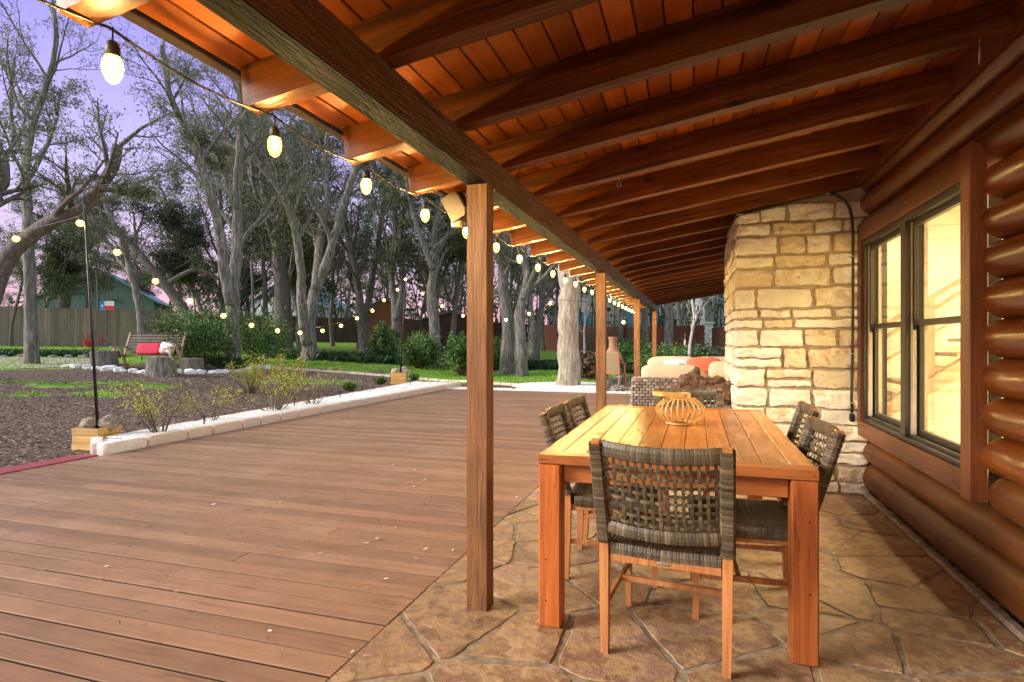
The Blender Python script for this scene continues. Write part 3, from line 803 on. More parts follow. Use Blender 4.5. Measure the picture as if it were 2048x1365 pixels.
def sleeve_path(mb, pts, w, h, pitch, up=None, n=10, e=5, rr=None):
    """strips of cane wound round a rail"""
    rr = rr or rng
    pts = [Vector(p) for p in pts]; L = [0]
    for a, b in zip(pts[:-1], pts[1:]): L.append(L[-1] + (b - a).length)
    def pos(s):
        s = max(0, min(L[-1] - 1e-6, s))
        for i in range(len(L) - 1):
            if L[i + 1] >= s:
                f = (s - L[i]) / (L[i + 1] - L[i]); return pts[i].lerp(pts[i + 1], f), (pts[i + 1] - pts[i]).normalized()
        return pts[-1], (pts[-1] - pts[-2]).normalized()
    N_ = max(1, round(L[-1] / pitch)); pi_ = L[-1] / N_
    for i in range(N_):
        vs = []; tilt = rr.uniform(-.12, .12) * pi_
        for q, (f, sc_) in enumerate(((0.02, .965), (.18, 1.0), (.82, 1.0), (.98, .965))):
            c, dr = pos((i + f) * pi_)
            u = Vector(up); s_ = dr.cross(u).normalized(); u2 = s_.cross(dr).normalized()
            for k in range(n):
                a = 2 * math.pi * (k + .5) / n; ca, sa = math.cos(a), math.sin(a)
                m = (abs(ca) ** e + abs(sa) ** e) ** (-1 / e)
                vs.append(c + s_ * (ca * m * w / 2 * sc_) + u2 * (sa * m * h / 2 * sc_) + dr * (tilt * sa))
        fs = []
        for q in range(3):
            for k in range(n):
                a = q * n + k; b = q * n + (k + 1) % n; fs.append((a, b, b + n, a + n))
        mb.add(vs, fs, min(1, max(0, rr.gauss(.5, .22))))
def strip(mb, pts, side, w, th_, tint):
    """flat cane strip through pts; side = width direction per point"""
    vs = []
    for i, p in enumerate(pts):
        a = pts[max(i - 1, 0)]; b = pts[min(i + 1, len(pts) - 1)]
        d_ = (b - a).normalized(); s_ = side[i].normalized(); n_ = d_.cross(s_).normalized()
        for (x, y) in ((-1, -1), (1, -1), (1, 1), (-1, 1)): vs.append(p + s_ * (x * w / 2) + n_ * (y * th_ / 2))
    fs = []
    for i in range(len(pts) - 1):
        for k in range(4):
            a = i * 4 + k; b = i * 4 + (k + 1) % 4; fs.append((a, b, b + 4, a + 4))
    mb.add(vs, fs, tint)
def make_chair(label):
    r = random.Random(5)
    T = thing('dining_chair', label, 'chair', group='woven chairs around the dining table')
    HX = .232; zt = .872
    def post_pt(sx, z):      # rear post line
        if z < .44: y = -.205 - .03 * (1 - z / .44) + (-.02) * (z / .44)
        else: y = -.225 - (z - .44) / (zt - .44) * .135
        return Vector((sx * (HX + .008 * (z / .9)), y, z))
    for sx in (-1, 1):
        l_ = MB(); zz = [0, .1, .2, .3, .4, .455]
        l_.tube([post_pt(sx, z) for z in zz], [.021, .023, .0245, .0255, .026, .026], 4, twist=math.pi / 4, tint=r.random())
        l_.tube([post_pt(sx, z) for z in (.45, .5, .6, .75, zt)], [.017, .017, .017, .016, .015], 4, twist=math.pi / 4, tint=r.random())
        l_.tube([post_pt(sx, zt - .003), post_pt(sx, zt + .006)], [.0255, .023], 4, twist=math.pi / 4, tint=.6)
        l_.build('leg', M['chairleg'], T)
        l_ = MB(); l_.tube([(sx * .225, .225, 0), (sx * .228, .215, .40)], [.018, .023], 4, twist=math.pi / 4, tint=r.random()); l_.build('leg', M['chairleg'], T)
    s_ = MB()
    s_.box((0, -.226, .388), (.43, .022, .034), bev=.003, tint=.6); s_.box((0, .215, .36), (.43, .022, .034), bev=.003, tint=.4)
    for sx in (-1, 1):
        s_.box((sx * .230, 0, .385), (.022, .43, .032), bev=.003, tint=.5); s_.box((sx * .228, 0, .20), (.018, .43, .026), bev=.003, tint=.5)
    s_.box((0, .04, .20), (.44, .018, .024), bev=.003, tint=.4)
    s_.build('stretcher', M['chairleg'], T)
    # woven back
    B_ = MB()
    for sx in (-1, 1):
        sleeve_path(B_, [post_pt(sx, z) for z in (.452, .52, .6, .7, .8, zt - .004)], .056, .050, .0125, (0, 1, 0), rr=r)
    def surf(s, t, lift=0):
        z = .545 + (zt - .035 - .545) * t
        c = .040 * (1 - s * s)
        p = post_pt(1, z); a = post_pt(1, z + .01) - p
        n_ = Vector((0, a.z, -a.y)).normalized()
        return Vector((s * (HX - .01), p.y - c, z - .010 * (1 - s * s))) + n_ * lift
    rail = [surf(-1 + 2 * i / 14, 1) + Vector((0, 0, .012)) for i in range(15)]
    sleeve_path(B_, rail, .030, .058, .0125, (0, 0, 1), rr=r)
    rail = [surf(-1 + 2 * i / 14, -.02) + Vector((0, .004, -.016)) for i in range(15)]
    sleeve_path(B_, rail, .030, .050, .0125, (0, 0, 1), rr=r)
    nv, nh = 15, 9
    for i in range(nv):
        s = -.9 + 1.8 * i / (nv - 1); pts = []; sd = []
        for q in range(nh * 4 + 1):
            t = q / (nh * 4); ph = (t * (nh) * math.pi) - math.pi * .0 + (i % 2) * math.pi
            pts.append(surf(s, t * .98 + .01, .0026 * math.sin(ph))); sd.append(Vector((1, 0, 0)))
        strip(B_, pts, sd, .0125, .002, min(1, max(0, r.gauss(.5, .2))))
    for j in range(nh):
        t = (j + .5) / nh; pts = []; sd = []
        for q in range(61):
            s = -1 + 2 * q / 60; ph = (s + .9) / (1.8 / (nv - 1)) * math.pi + math.pi / 2 + (j % 2) * math.pi
            pts.append(surf(s * .97, t, -.0030 * math.sin(ph))); sd.append(Vector((0, -.3, 1)))
        strip(B_, pts, sd, .0125, .002, min(1, max(0, r.gauss(.55, .2))))
    B_.build('backrest', M['wicker'], T)
    # seat
    S_ = MB(); zs_ = .435
    for (ya, yb) in ((-.215, -.215), (.225, .225)):
        sleeve_path(S_, [(-.215, ya, zs_ - .02), (0, ya, zs_ - .028), (.215, ya, zs_ - .02)], .045, .066, .0125, (0, 0, 1), rr=r)
    for sx in (-1, 1):
        sleeve_path(S_, [(sx * .232, -.19, zs_ - .018), (sx * .232, .02, zs_ - .022), (sx * .232, .25, zs_ - .018)], .036, .056, .0125, (0, 0, 1), rr=r)
    def seat(x, y, l=0): return Vector((x, y, zs_ + .008 - .014 * (1 - (x / .22) ** 2) * (1 - (y / .23) ** 2) + l))
    na = 26
    for i in range(na):
        x = -.205 + .41 * i / (na - 1)
        pts = [seat(x, -.205 + .42 * q / 52, .0016 * math.sin(q / 52 * na * math.pi + i * math.pi)) for q in range(53)]
        strip(S_, pts, [Vector((1, 0, 0))] * 53, .0122, .0018, min(1, max(0, r.gauss(.5, .2))))
    for j in range(na):
        y = -.20 + .41 * j / (na - 1)
        pts = [seat(-.21 + .42 * q / 52, y, -.0016 * math.sin(q / 52 * na * math.pi + j * math.pi)) for q in range(53)]
        strip(S_, pts, [Vector((0, 1, 0))] * 53, .0122, .0018, min(1, max(0, r.gauss(.5, .2))))
    S_.build('seat', M['wicker'], T)
    p_ = MB(); p_.blob((0, 0, 0), (.052, .004, .014), 3, 4); p_.box((0, -.0022, 0), (.034, .0015, .004), tint=.2); p_.build('maker_plate', M['steel'], T, (0, -.2385, .388))
    return T
ch = make_chair('woven dining chair with its back to the camera at the near end of the table')
ch.location = (-.10, 2.60, 0); ch.rotation_euler = (0, 0, R(-5))
dup(ch, (-.43, 3.30, 0), R(-88), 'woven dining chair at the deck side of the table, nearer the camera', 'woven chairs around the dining table')
dup(ch, (-.42, 3.86, 0), R(-91), 'woven dining chair at the deck side of the table, closer to the lantern', 'woven chairs around the dining table')
dup(ch, (.215, 3.03, 0), R(92), 'woven dining chair at the window side of the table, nearer the camera', 'woven chairs around the dining table')
dup(ch, (.28, 3.88, 0), R(88), 'woven dining chair at the window side of the table, close to the stone chimney', 'woven chairs around the dining table')
dup(ch, (-.06, 4.56, 0), R(180), 'woven dining chair at the far end of the table, behind the lantern', 'woven chairs around the dining table')

def lantern(label, loc, s=1.0):
    T = thing('bamboo_lantern', label, 'lantern', loc)
    def rr(z): return .143 * (1 - abs((z - .075) / .105) ** 2.6) ** .5 if abs(z - .075) < .105 else 0
    b = MB(); b.lathe([(.082, 0), (.086, .002), (.086, .014), (.078, .014), (.078, .004)], 30); b.lathe([(.062, .004), (.0, .004)], 20); b.build('base_ring', M['bamboo'], T)
    for k in range(26):
        a = 2 * math.pi * k / 26; b = MB(); pts = []; sd = []
        for q in range(13):
            z = .012 + .143 * q / 12; r_ = max(.07, .08 + .066 * math.sin(math.pi * (q / 12)) ** .8)
            pts.append(Vector((r_ * math.cos(a), r_ * math.sin(a), z))); sd.append(Vector((-math.sin(a), math.cos(a), 0)))
        strip(b, pts, sd, .0085, .004, rng.random()); b.build('rib', M['bamboo'], T)
    b = MB(); b.lathe([(.083, .150), (.086, .152), (.086, .158), (.06, .158), (.06, .186), (.056, .186), (.056, .152)], 30); b.build('collar', M['bamboo'], T)
    b = MB(); pts = [Vector((.062, -.0, .172))]
    pts = [Vector((.064, 0, .170)), Vector((.03, -.069, .176)), Vector((-.06, -.115, .183)), Vector((-.15, -.075, .188)), Vector((-.172, 0, .189)), Vector((-.15, .075, .188)), Vector((-.06, .115, .183)), Vector((.03, .069, .176)), Vector((.064, 0, .170))]
    pts = [Vector((.02, -.064, .172)), Vector((-.055, -.066, .176)), Vector((-.12, -.06, .181)), Vector((-.158, -.03, .184)), Vector((-.165, 0, .184)), Vector((-.158, .03, .184)), Vector((-.12, .06, .181)), Vector((-.055, .066, .176)), Vector((.02, .064, .172))]
    strip(b, pts, [Vector((0, 0, 1))] * 9, .022, .004, .6); b.build('handle', M['bamboo'], T)
    b = MB()
    for sy in (-1, 1): b.tube([(.012, sy * .060, .174), (.012, sy * .070, .174)], .006, 10)
    b.build('rivet', M['steel'], T)
    T.scale = (s, s, s); return T
lantern('round bamboo rib lantern with a strap handle standing on the dining table', (-.09, 3.69, .7605)).rotation_euler = (0, 0, R(15))

# ================================================================== LOUNGE CORNER BEHIND THE CHIMNEY
def weave(mb, o, ux, uz, w, h, cw=.085, chh=.042, d=.018):
    o = Vector(o); ux = Vector(ux); uz = Vector(uz); n = ux.cross(uz).normalized()
    nx_ = max(2, int(w / cw)); nz = max(2, int(h / chh)); cw = w / nx_; chh = h / nz
    for j in range(nz):
        for i in range(-1, nx_ + 1):
            a = (i + (.5 if j % 2 else 0)) * cw; b = a + cw; a = max(0, a); b = min(w, b)
            if b - a < .01: continue
            p = lambda x, z, l: o + ux * x + uz * z + n * l
            z0, z1 = j * chh, (j + 1) * chh; xm = (a + b) / 2; zm = (z0 + z1) / 2
            vs = [p(a, z0, -.002), p(b, z0, -.002), p(b, z1, -.002), p(a, z1, -.002), p(a + cw * .2, z0 + chh * .2, d), p(b - cw * .2, z0 + chh * .2, d), p(b - cw * .2, z1 - chh * .2, d), p(a + cw * .2, z1 - chh * .2, d)]
            mb.add(vs, [(4, 5, 6, 7), (0, 1, 5, 4), (1, 2, 6, 5), (2, 3, 7, 6), (3, 0, 4, 7)], min(1, max(0, rng.gauss(.5, .25))))
def sofa(name, label, x0, x1, yb, depth, hb, facing):
    """facing +1: back toward the camera (seat opens away)"""
    T = thing(name, label, 'sofa', ((x0 + x1) / 2, yb, 0)); W = x1 - x0; hw = W / 2; s = facing
    b = MB()
    for (cx, cy, sx, sy, sz, z) in ((0, s * .07, W, .13, hb, hb / 2), (-hw + .08, s * depth / 2, .16, depth, .58, .29), (hw - .08, s * depth / 2, .16, depth, .58, .29), (0, s * depth / 2, W - .3, depth - .2, .34, .19)):
        b.box((cx, cy, z), (sx, sy, sz), bev=.012, tint=.2)
    yo = 0 if s > 0 else -.135
    weave(b, (-hw, yo - .002 if s > 0 else yo, .03), (1, 0, 0), (0, 0, 1), W, hb - .04)
    weave(b, (-hw + .0, s * depth if s > 0 else -.135, .03), (0, -1, 0), (0, 0, 1), depth - .0 if s > 0 else depth, .54) if s > 0 else None
    weave(b, (-hw, yo, hb + .001), (1, 0, 0), (0, 1, 0), W, .13)
    b.build('wicker_frame', M['wicker2'], T); return T
sf = sofa('wicker_sofa', 'grey wicker sofa seen from behind with a beige back cushion', -.93, 1.2, 9.0, .85, .70, 1)
for i, xx in enumerate((-.50,)):
    b = MB(); b.blob((xx, .18, .725), (.86, .24, .36), 5, 10, .05, 2.5, None, .5, i); b.build('back_cushion', M['cushion'], sf, smooth=True)
b = MB(); b.blob((0, .52, .42), (1.85, .62, .15), 5, 8, .03, 2); b.build('seat_cushion', M['cushion'], sf, smooth=True)
sf2 = sofa('wicker_sofa', 'grey wicker sofa facing the camera with coral and beige cushions', -.95, 1.15, 12.35, .85, .72, -1)
for i, xx in enumerate((-.55, .35, 1.0)):
    b = MB(); b.blob((xx, -.22, .745), (.93 if i < 2 else .5, .24, .42), 5, 10, .05, 2.5, None, .5, i + 3); b.build('back_cushion', M['cushion'], sf2, smooth=True)
b = MB(); b.blob((0, -.55, .46), (1.85, .62, .17), 5, 8, .03, 2); b.build('seat_cushion', M['cushion'], sf2, smooth=True)
for i, (u, v, dd, sz, lb) in enumerate(((1408, 731, 11.0, (.62, .16, .30), 'coral red throw pillow on the far wicker sofa'), (1452, 730, 11.5, (.4, .16, .32), 'coral red throw pillow leaning in the corner of the far wicker sofa'), (1446, 742, 9.1, (.42, .2, .30), 'round beige throw pillow beside the chimney corner'), (1352, 728, 11.3, (.46, .13, .16), 'pale patterned throw pillow on the far wicker sofa'))):
    p = at(u, v, dd); b = MB(); b.blob((0, 0, 0), sz, 3.4, 9, .06, 2.2, None, .5, i + 9)
    o = b.build('throw_pillow', M['coral'] if i < 2 else (M['cushion'] if i == 2 else M['floral']), loc=p, smooth=True); tag(o, lb, 'pillow')
    if i == 3: o.rotation_euler = (R(-10), 0, 0)
ln2 = lantern('small bamboo lantern behind the driftwood, in front of the coral pillow', at(1395, 762, 9.1), .95)
tl = MB(); tl.box((0, 0, -.02), (.5, .5, .04), bev=.01)
pp = at(1395, 762, 9.1)
ln2.location = (pp.x, 10.35, .62)
ct = thing('coffee_table', 'low wicker coffee table between the two sofas', 'table', (pp.x, 10.35, 0)); b = MB(); b.box((0, 0, .58), (.8, .6, .07), bev=.01); weave(b, (-.4, -.302, .05), (1, 0, 0), (0, 0, 1), .8, .5); b.box((0, 0, .29), (.79, .59, .5)); b.build('wicker_body', M['wicker2'], ct)
# driftwood, and an assumed side table added to hold it up
wb = thing('assumed_side_table', 'assumed woven side table under the gnarled driftwood, behind the dining table', 'table', (.035, 5.95, 0))
b = MB(); b.box((0, 0, .33), (.52, .44, .60), bev=.01, tint=.2); weave(b, (-.26, -.222, .04), (1, 0, 0), (0, 0, 1), .52, .56, .05, .026, .01); b.box((0, 0, .645), (.55, .47, .03), bev=.006, tint=.4); b.build('wicker_body', M['wicker2'], wb)
dw = MB()
def gnarl(pts, r0, r1, seed, n=22, sub=18):
    P = []; Rr = []
    for i in range(len(pts) - 1):
        for q in range(sub):
            f = q / sub; a = Vector(pts[i]); b = Vector(pts[i + 1]); P.append(a.lerp(b, f)); Rr.append(0)
    P.append(Vector(pts[-1])); Rr.append(0); m = len(P)
    for i in range(m):
        f = i / (m - 1); Rr[i] = (r0 + (r1 - r0) * f) * (.55 if i in (0, m - 1) else 1)
    base = len(dw.v); dw.tube(P, Rr, n)
    for i in range(base, len(dw.v)):
        p = Vector(dw.v[i]); c = P[min((i - base) // n, m - 1)]; r = p - c
        k = 1 + .40 * mnoise.noise(p * 8 + Vector((seed, 0, 0))) + .34 * mnoise.noise(Vector((p.x * 7, p.y * 38, p.z * 38))) + .08 * mnoise.noise(p * 60)
        dw.v[i] = tuple(c + r * k)
gnarl([(-.27, -.12, .03), (-.12, -.14, .055), (.08, -.1, .075), (.26, -.06, .06)], .065, .085, 1)
gnarl([(-.16, .02, .10), (-.03, 0, .14), (.12, .04, .12), (.25, .08, .08)], .085, .07, 2)
gnarl([(-.12, .05, .12), (-.05, .03, .2), (-.015, .02, .27)], .075, .022, 3)
gnarl([(.20, .0, .05), (.27, -.02, .12), (.25, 0, .17)], .07, .03, 4)
gnarl([(-.26, .12, .05), (-.05, .12, .09), (.2, .14, .05)], .07, .06, 5)
dwo = dw.build('driftwood', M['driftwood'], loc=(.035, 5.95, .645)); dwo.location.z = .665; dwo.scale = (1.05, 1.05, 1.25)
tag(dwo, 'gnarled brown driftwood trunk lying on the assumed woven side table', 'driftwood')

# ================================================================== STRING LIGHTS
def light_string(name, label, cat, poly_pts, bulbs, mat, br=.026, wire_r=.0035, socket=True, drop=.0):
    T = thing(name, label, cat, poly_pts[0])
    o0 = Vector(poly_pts[0]); c = MB(); c.tube([Vector(p) - o0 for p in poly_pts], wire_r, 5); c.build('cable', M['wire'], T, smooth=True)
    gl = MB(); gl.lathe([(.008, .0), (br * .62, -.006), (br * .95, -.026), (br, -.040), (br * .92, -.056), (br * .6, -.074), (.004, -.082)], 14); gl.mi = 1; gl.blob((0, 0, -.038), (br * .8, br * .8, br * 1.5), 2, 3); gl.mi = 0
    so = MB(); so.lathe([(.004, .03), (.012, .026), (.017, .014), (.018, -.012), (.013, -.016)], 12)
    so.tube([(0, 0, .02), (0, 0, .02 + max(.02, drop))], .003, 5)
    g0 = s0 = None
    for b in bulbs:
        p = Vector(b) - o0
        if g0 is None:
            s0 = so.build('bulb_socket', M['wire'], T, p, smooth=True); g0 = gl.build('light_bulb', [M['globefar'] if mat is M['bulbfar'] else M['globe'], mat], s0, smooth=True)
        else:
            q = s0.copy(); COL.objects.link(q); q.parent = T; q.location = p
            h = g0.copy(); COL.objects.link(h); h.parent = q
    return T
ev = []; bl = []
for k in range(-4, 23):
    Y = 1.14 + .612 * k; x = -1.44
    bl.append((x, Y, 2.008 + rng.uniform(-.01, .01)))
for k in range(-30, 170):
    Y = 1.14 + .0765 * k * 1.0
    if Y > 14.9: break
    f = ((Y - 1.14) / .612) % 1
    ev.append((-1.45, Y, 2.072 - .03 * math.sin(math.pi * f)))
light_string('eave_string_lights', 'row of lit glass bulbs hanging under the porch eave', 'string lights', ev, bl, M['bulb'], .025, .004, drop=.045)
# yard strings between the poles
P1 = at(168, 408, 7.2); P2 = at(812, 553, 17.2)
yard = [(234, 505), (311, 563), (380, 602), (447, 632), (503, 651), (555, 662), (600, 666), (645, 662), (682, 652), (714, 637), (745, 622), (768, 601), (795, 580)]
def on_plane(u, v, A, B):
    n = Vector((-(B - A).y, (B - A).x, 0)).normalized(); o = Vector((0, 0, CAM_H))
    dr = FW + RT * ((u - 1024) / F) + Vector((0, 0, (682.5 - v) / F)); t = (A - o).dot(n) / dr.dot(n); return o + dr * t
def swag(name, label, A, B, px, mat):
    B3 = [on_plane(u, v, A, B) + Vector((0, 0, .04)) for u, v in px]
    pts = [A] + [b + Vector((0, 0, .05)) for b in B3] + [B]
    fine = []
    for i in range(len(pts) - 1):
        p0 = pts[max(i - 1, 0)]; p1 = pts[i]; p2 = pts[i + 1]; p3 = pts[min(i + 2, len(pts) - 1)]
        for q in range(4):
            t = q / 4; fine.append(.5 * ((2 * p1) + (p2 - p0) * t + (2 * p0 - 5 * p1 + 4 * p2 - p3) * t * t + (3 * p1 - p0 - 3 * p2 + p3) * t ** 3))
    fine.append(B); return light_string(name, label, 'string lights', fine, B3, mat, .042, .006)
swag('yard_string_lights', 'swag of lit bulbs hanging between the two thin garden poles', P1, P2, yard, M['bulbfar'])
P3 = Vector((-1.46, 13.6, 2.05))
swag('yard_string_lights', 'swag of lit bulbs from the farther garden pole to the porch eave', P2, P3, [(811, 559), (845, 588), (884, 613), (926, 632), (968, 641), (1012, 640), (1058, 628), (1100, 607)], M['bulbfar'])
P4 = at(-260, 520, 9.5)
swag('yard_string_lights', 'lit bulbs and cable running from the nearer garden pole toward the leaning oak', P1, P4, [(160, 447), (32, 478), (-110, 500)], M['bulbfar'])
P5 = at(1560, 640, 22)
swag('yard_string_lights', 'lone lit bulb on the cable behind the middle porch posts', P3, P5, [(1247, 645)], M['bulbfar'])

# poles standing in crates of rocks
def pole_crate(c, rz, top, sc_, l1, l2, l3):
    T = thing('wooden_crate', l1, 'crate', c, rz); W, D, H = .34 * sc_, .34 * sc_, .27 * sc_
    for k in range(3):
        off = (.006, -.004, .003)[k]
        for (cx, cy, sx, sy, mt) in ((0, -D / 2, W + .02 + off * 2, .02, 0), (0, D / 2, W + .02, .02, 0), (W / 2, 0, .02, D - .02 + off * 2, 1), (-W / 2, 0, .02, D - .02, 1)):
            b = MB(); b.box((cx, cy, H * (k + .5) / 3), (sx, sy, H / 3 - .005), tint=rng.random(), bev=.002); b.build('board', M['pinewood'], T)
    b = MB(); b.box((W / 2 + .0105, .02, H * .55), (.001, .12, .02)); b.build('hand_slot', M['darkstain'], T)
    b = MB(); b.box((0, 0, H * .4), (W - .03, D - .03, H * .78)); b.build('fill', M['grout'], T)
    tag_l = ('left', 'right')
    for i, (dx, dy, s_) in enumerate(((-.09, -.03, .19), (.09, .05, .23))):
        b = MB(); b.blob((0, 0, 0), (s_ * sc_, s_ * .8 * sc_, s_ * .8 * sc_), 2.6, 7, .45, 1.6, None, rng.random(), i + 3)
        p = Vector(c) + Matrix.Rotation(rz, 3, 'Z') @ Vector((dx * sc_, dy * sc_, H + .03))
        tag(b.build('rock', M['rock'], loc=p, auto=30), l3[i], 'rock')
    b = MB(); a0 = Vector(c) + Vector((0.02, 0, .1)); b.tube([a0, a0.lerp(Vector(top), .5), Vector(top)], [.019 * sc_, .017 * sc_, .013 * sc_], 10)
    tag(b.build('light_pole', M['iron'], smooth=True), l2, 'pole')
c1 = Vector((-7.10, 5.42, -.07))
pole_crate(c1, R(8), P1 + Vector((0, 0, .08)), 1, 'pine crate of rocks at the near end of the gravel planter', 'thin dark pole rising from the nearer crate of rocks', ('pointed brown rock in the nearer crate, beside the pole foot', 'broad brown rock in the nearer crate, behind the pole foot'))
c2 = gv(799, 768); c2.z = th(c2.x, c2.y)
pole_crate(c2, R(20), P2 + Vector((0, 0, .1)), 1.25, 'pine crate holding the farther garden pole near the gravel end', 'thin dark pole rising from the farther crate', ('flat rock in the farther crate', 'tall rock in the farther crate'))

# ================================================================== GRAVEL PLANTER
pb = thing('gravel_planter', 'long stone edged bed of white gravel along the deck', 'planter', (0, 0, 0))
def outer_x(y): return -6.84 - max(0, y - 5.3) * .088
b = MB(); y = 4.87; first = True
while y < 15.2:
    L = .55 if first else rng.uniform(.36, .62); L = min(L, 15.3 - y)
    b.blob((-6.345, y + L / 2, .02), (.165 + rng.uniform(-.015, .015), L - .012, .20), 10, 6, .0, 3, None, .98 if first else rng.uniform(0, .55), 1); first = False; y += L
b.build('kerb_block', M['limeblock'], pb, auto=40)
b = MB(); b.blob((-6.66, 5.08, .02), (.12, .58, .19), 10, 6, 0, 3, Matrix.Rotation(R(52), 3, 'Z').to_quaternion(), .98, 2); b.build('end_block', M['limeblock'], pb, auto=40)
b = MB(); y = 5.3
while y < 15.2:
    L = rng.uniform(.5, .9); b.blob((outer_x(y + L / 2), y + L / 2, .0), (.07, L - .008, .20), 10, 5, 0, 3, Matrix.Rotation(math.atan(.088), 3, 'Z').to_quaternion(), rng.uniform(.3, .8)); y += L
b.build('edging_stone', M['limeblock'], pb, auto=40)
b = MB(); vs = []; fs = []
for i in range(41):
    y = 4.95 + 10.3 * i / 40
    for q in range(5):
        ox = outer_x(y) + .03 if y > 5.3 else -6.42 - (y - 4.9) * 1.0; x = ox + (-6.40 - ox) * q / 4; vs.append((x, y, .085 + .012 * mnoise.noise(Vector((x * 5, y * 3, 0)))))
for i in range(40):
    for q in range(4): a = i * 5 + q; fs.append((a, a + 1, a + 6, a + 5))
b.add(vs, fs); b.build('gravel_bed', M['whitestone'], pb)
def pebble(mb, p, s, r):
    a = r.uniform(0, 6.28); V = []
    for (x, y, z) in ((1, 0, 0), (0, .8, 0), (-1, 0, 0), (0, -.8, 0), (.1, .1, .6), (0, 0, -.4)):
        x *= r.uniform(.7, 1.2); y *= r.uniform(.7, 1.2)
        V.append((p[0] + s * (x * math.cos(a) - y * math.sin(a)), p[1] + s * (x * math.sin(a) + y * math.cos(a)), p[2] + s * z))
    mb.add(V, [(0, 1, 4), (1, 2, 4), (2, 3, 4), (3, 0, 4), (1, 0, 5), (2, 1, 5), (3, 2, 5), (0, 3, 5)], r.betavariate(3, 1.5))
b = MB(); r3 = random.Random(4)
for i in range(9000):
    y = 5.3 + 9.9 * r3.random() ** 1.3; x = r3.uniform(outer_x(y) + .05, -6.43); pebble(b, (x, y, .098), r3.uniform(.010, .021), r3)
tag(b.build('gravel', M['whitestone']), 'white pebbles filling the planter along the deck', kind='stuff')
for i, (u, v) in enumerate(((408, 852), (589, 812), (680, 797), (724, 785), (821, 772))):
    # stakes along the bed
    y = (5.9, 8.2, 9.9, 11.0, 13.6)[i]; p = Vector((-7.02 - .05 * i, y, .05)); 
    dd = FW.dot(p); 
    dd = (CAM_H - .08) * F / (v - 682.5); p = at(u, v, dd); lo = ['nearest to the crate', 'second along the gravel bed', 'third along the gravel bed', 'fourth along the gravel bed', 'farthest along the gravel bed'][i]
    T = thing('path_light', 'black garden stake light %s' % lo, 'garden light', (p.x, p.y, .08), group='stake lights in the gravel bed')
    b = MB(); b.tube([(0, 0, 0), (0, 0, .12)], .009, 8); b.build('stake', M['iron'], T)
    b = MB(); b.lathe([(.03, .12), (.034, .125), (.03, .14), (.008, .148)], 14); b.build('cap', M['iron'], T)
# ================================================================== TREES
def branch(W, Lf, p, d, L, r, lvl, P, rr):
    """grow one limb; W wood MB, Lf leaf MB"""
    seg = P['seg'][lvl]; n = max(2, int(L / seg)); pts = [p.copy()]; rad = [r]; q = p.copy(); dd = d.normalized()
    dirs = [dd.copy()]
    for i in range(n):
        w = P['wig'][lvl]
        dd = (dd + Vector((rr.gauss(0, w), rr.gauss(0, w), rr.gauss(0, w * .8) + P['up'][lvl]))).normalized()
        q = q + dd * (L / n); pts.append(q.copy()); dirs.append(dd.copy()); rad.append(max(r * (1 - .75 * (i + 1) / n), .004))
    W.tube(pts, rad, (8, 6, 4, 3, 3)[min(lvl, 4)], cap=False, tint=rr.random())
    kids(W, Lf, pts, rad, dirs, L, lvl, P, rr)
def kids(W, Lf, pts, rad, dirs, L, lvl, P, rr, t0=None):
    n = len(pts) - 1
    if lvl >= P['max']:
        if Lf is None: return
        for k in range(P['leaf']):
            f = rr.random() ** .7 * n; i = min(int(f), n - 1); p = pts[i].lerp(pts[i + 1], f - i)
            o = Vector((rr.gauss(0, 1), rr.gauss(0, 1), rr.gauss(0, .8))) * P['lspread']; leaf(Lf, p + o, P['lsize'] * rr.uniform(.6, 1.3), rr, min(1, max(0, P['clump'] + rr.gauss(0, .18))))
        return
    nk = P['kids'][lvl]; s0 = P['start'][lvl] if t0 is None else t0
    for k in range(nk):
        f = (s0 + (1 - s0) * (k + rr.random() * .9) / nk) * n; i = min(int(f), n - 1)
        p = pts[i].lerp(pts[i + 1], f - i); dr = dirs[i]
        ax = dr.orthogonal().normalized(); ax.rotate(Matrix.Rotation(rr.uniform(0, 6.283), 3, dr))
        nd = dr.copy(); nd.rotate(Matrix.Rotation(R(rr.uniform(*P['ang'][lvl])), 3, ax))
        if nd.z < -.25: nd.z *= -.3
        if lvl == P['max'] - 2: P['clump'] = rr.uniform(.15, .85)
        branch(W, Lf, p, nd, L * P['lr'][lvl] * rr.uniform(.65, 1.2) * (1 - .35 * f / n), max(rad[i] * P['rr'][lvl], .004), lvl + 1, P, rr)
def leaf(mb, p, s, rr, t):
    a = Vector((rr.gauss(0, 1), rr.gauss(0, 1), rr.gauss(0, 1))).normalized(); b = a.orthogonal().normalized(); b.rotate(Matrix.Rotation(rr.uniform(0, 6.28), 3, a))
    c = a.cross(b); mb.add([p - b * s, p - c * s * .42, p + b * s, p + c * s * .42], [(0, 1, 2, 3)], t)
TP = dict(max=4, seg=(.6, .45, .35, .25, .2), wig=(.12, .16, .2, .22, .25), up=(.03, .05, .05, .04, .03), kids=(7, 5, 4, 4), start=(.35, .25, .25, .2), ang=((25, 60), (30, 65), (30, 65), (30, 70)), lr=(.5, .6, .6, .6), rr=(.5, .55, .55, .6), leaf=5, lspread=.10, lsize=.07, clump=.5)
def par(**k): d_ = dict(TP); d_.update(k); return d_
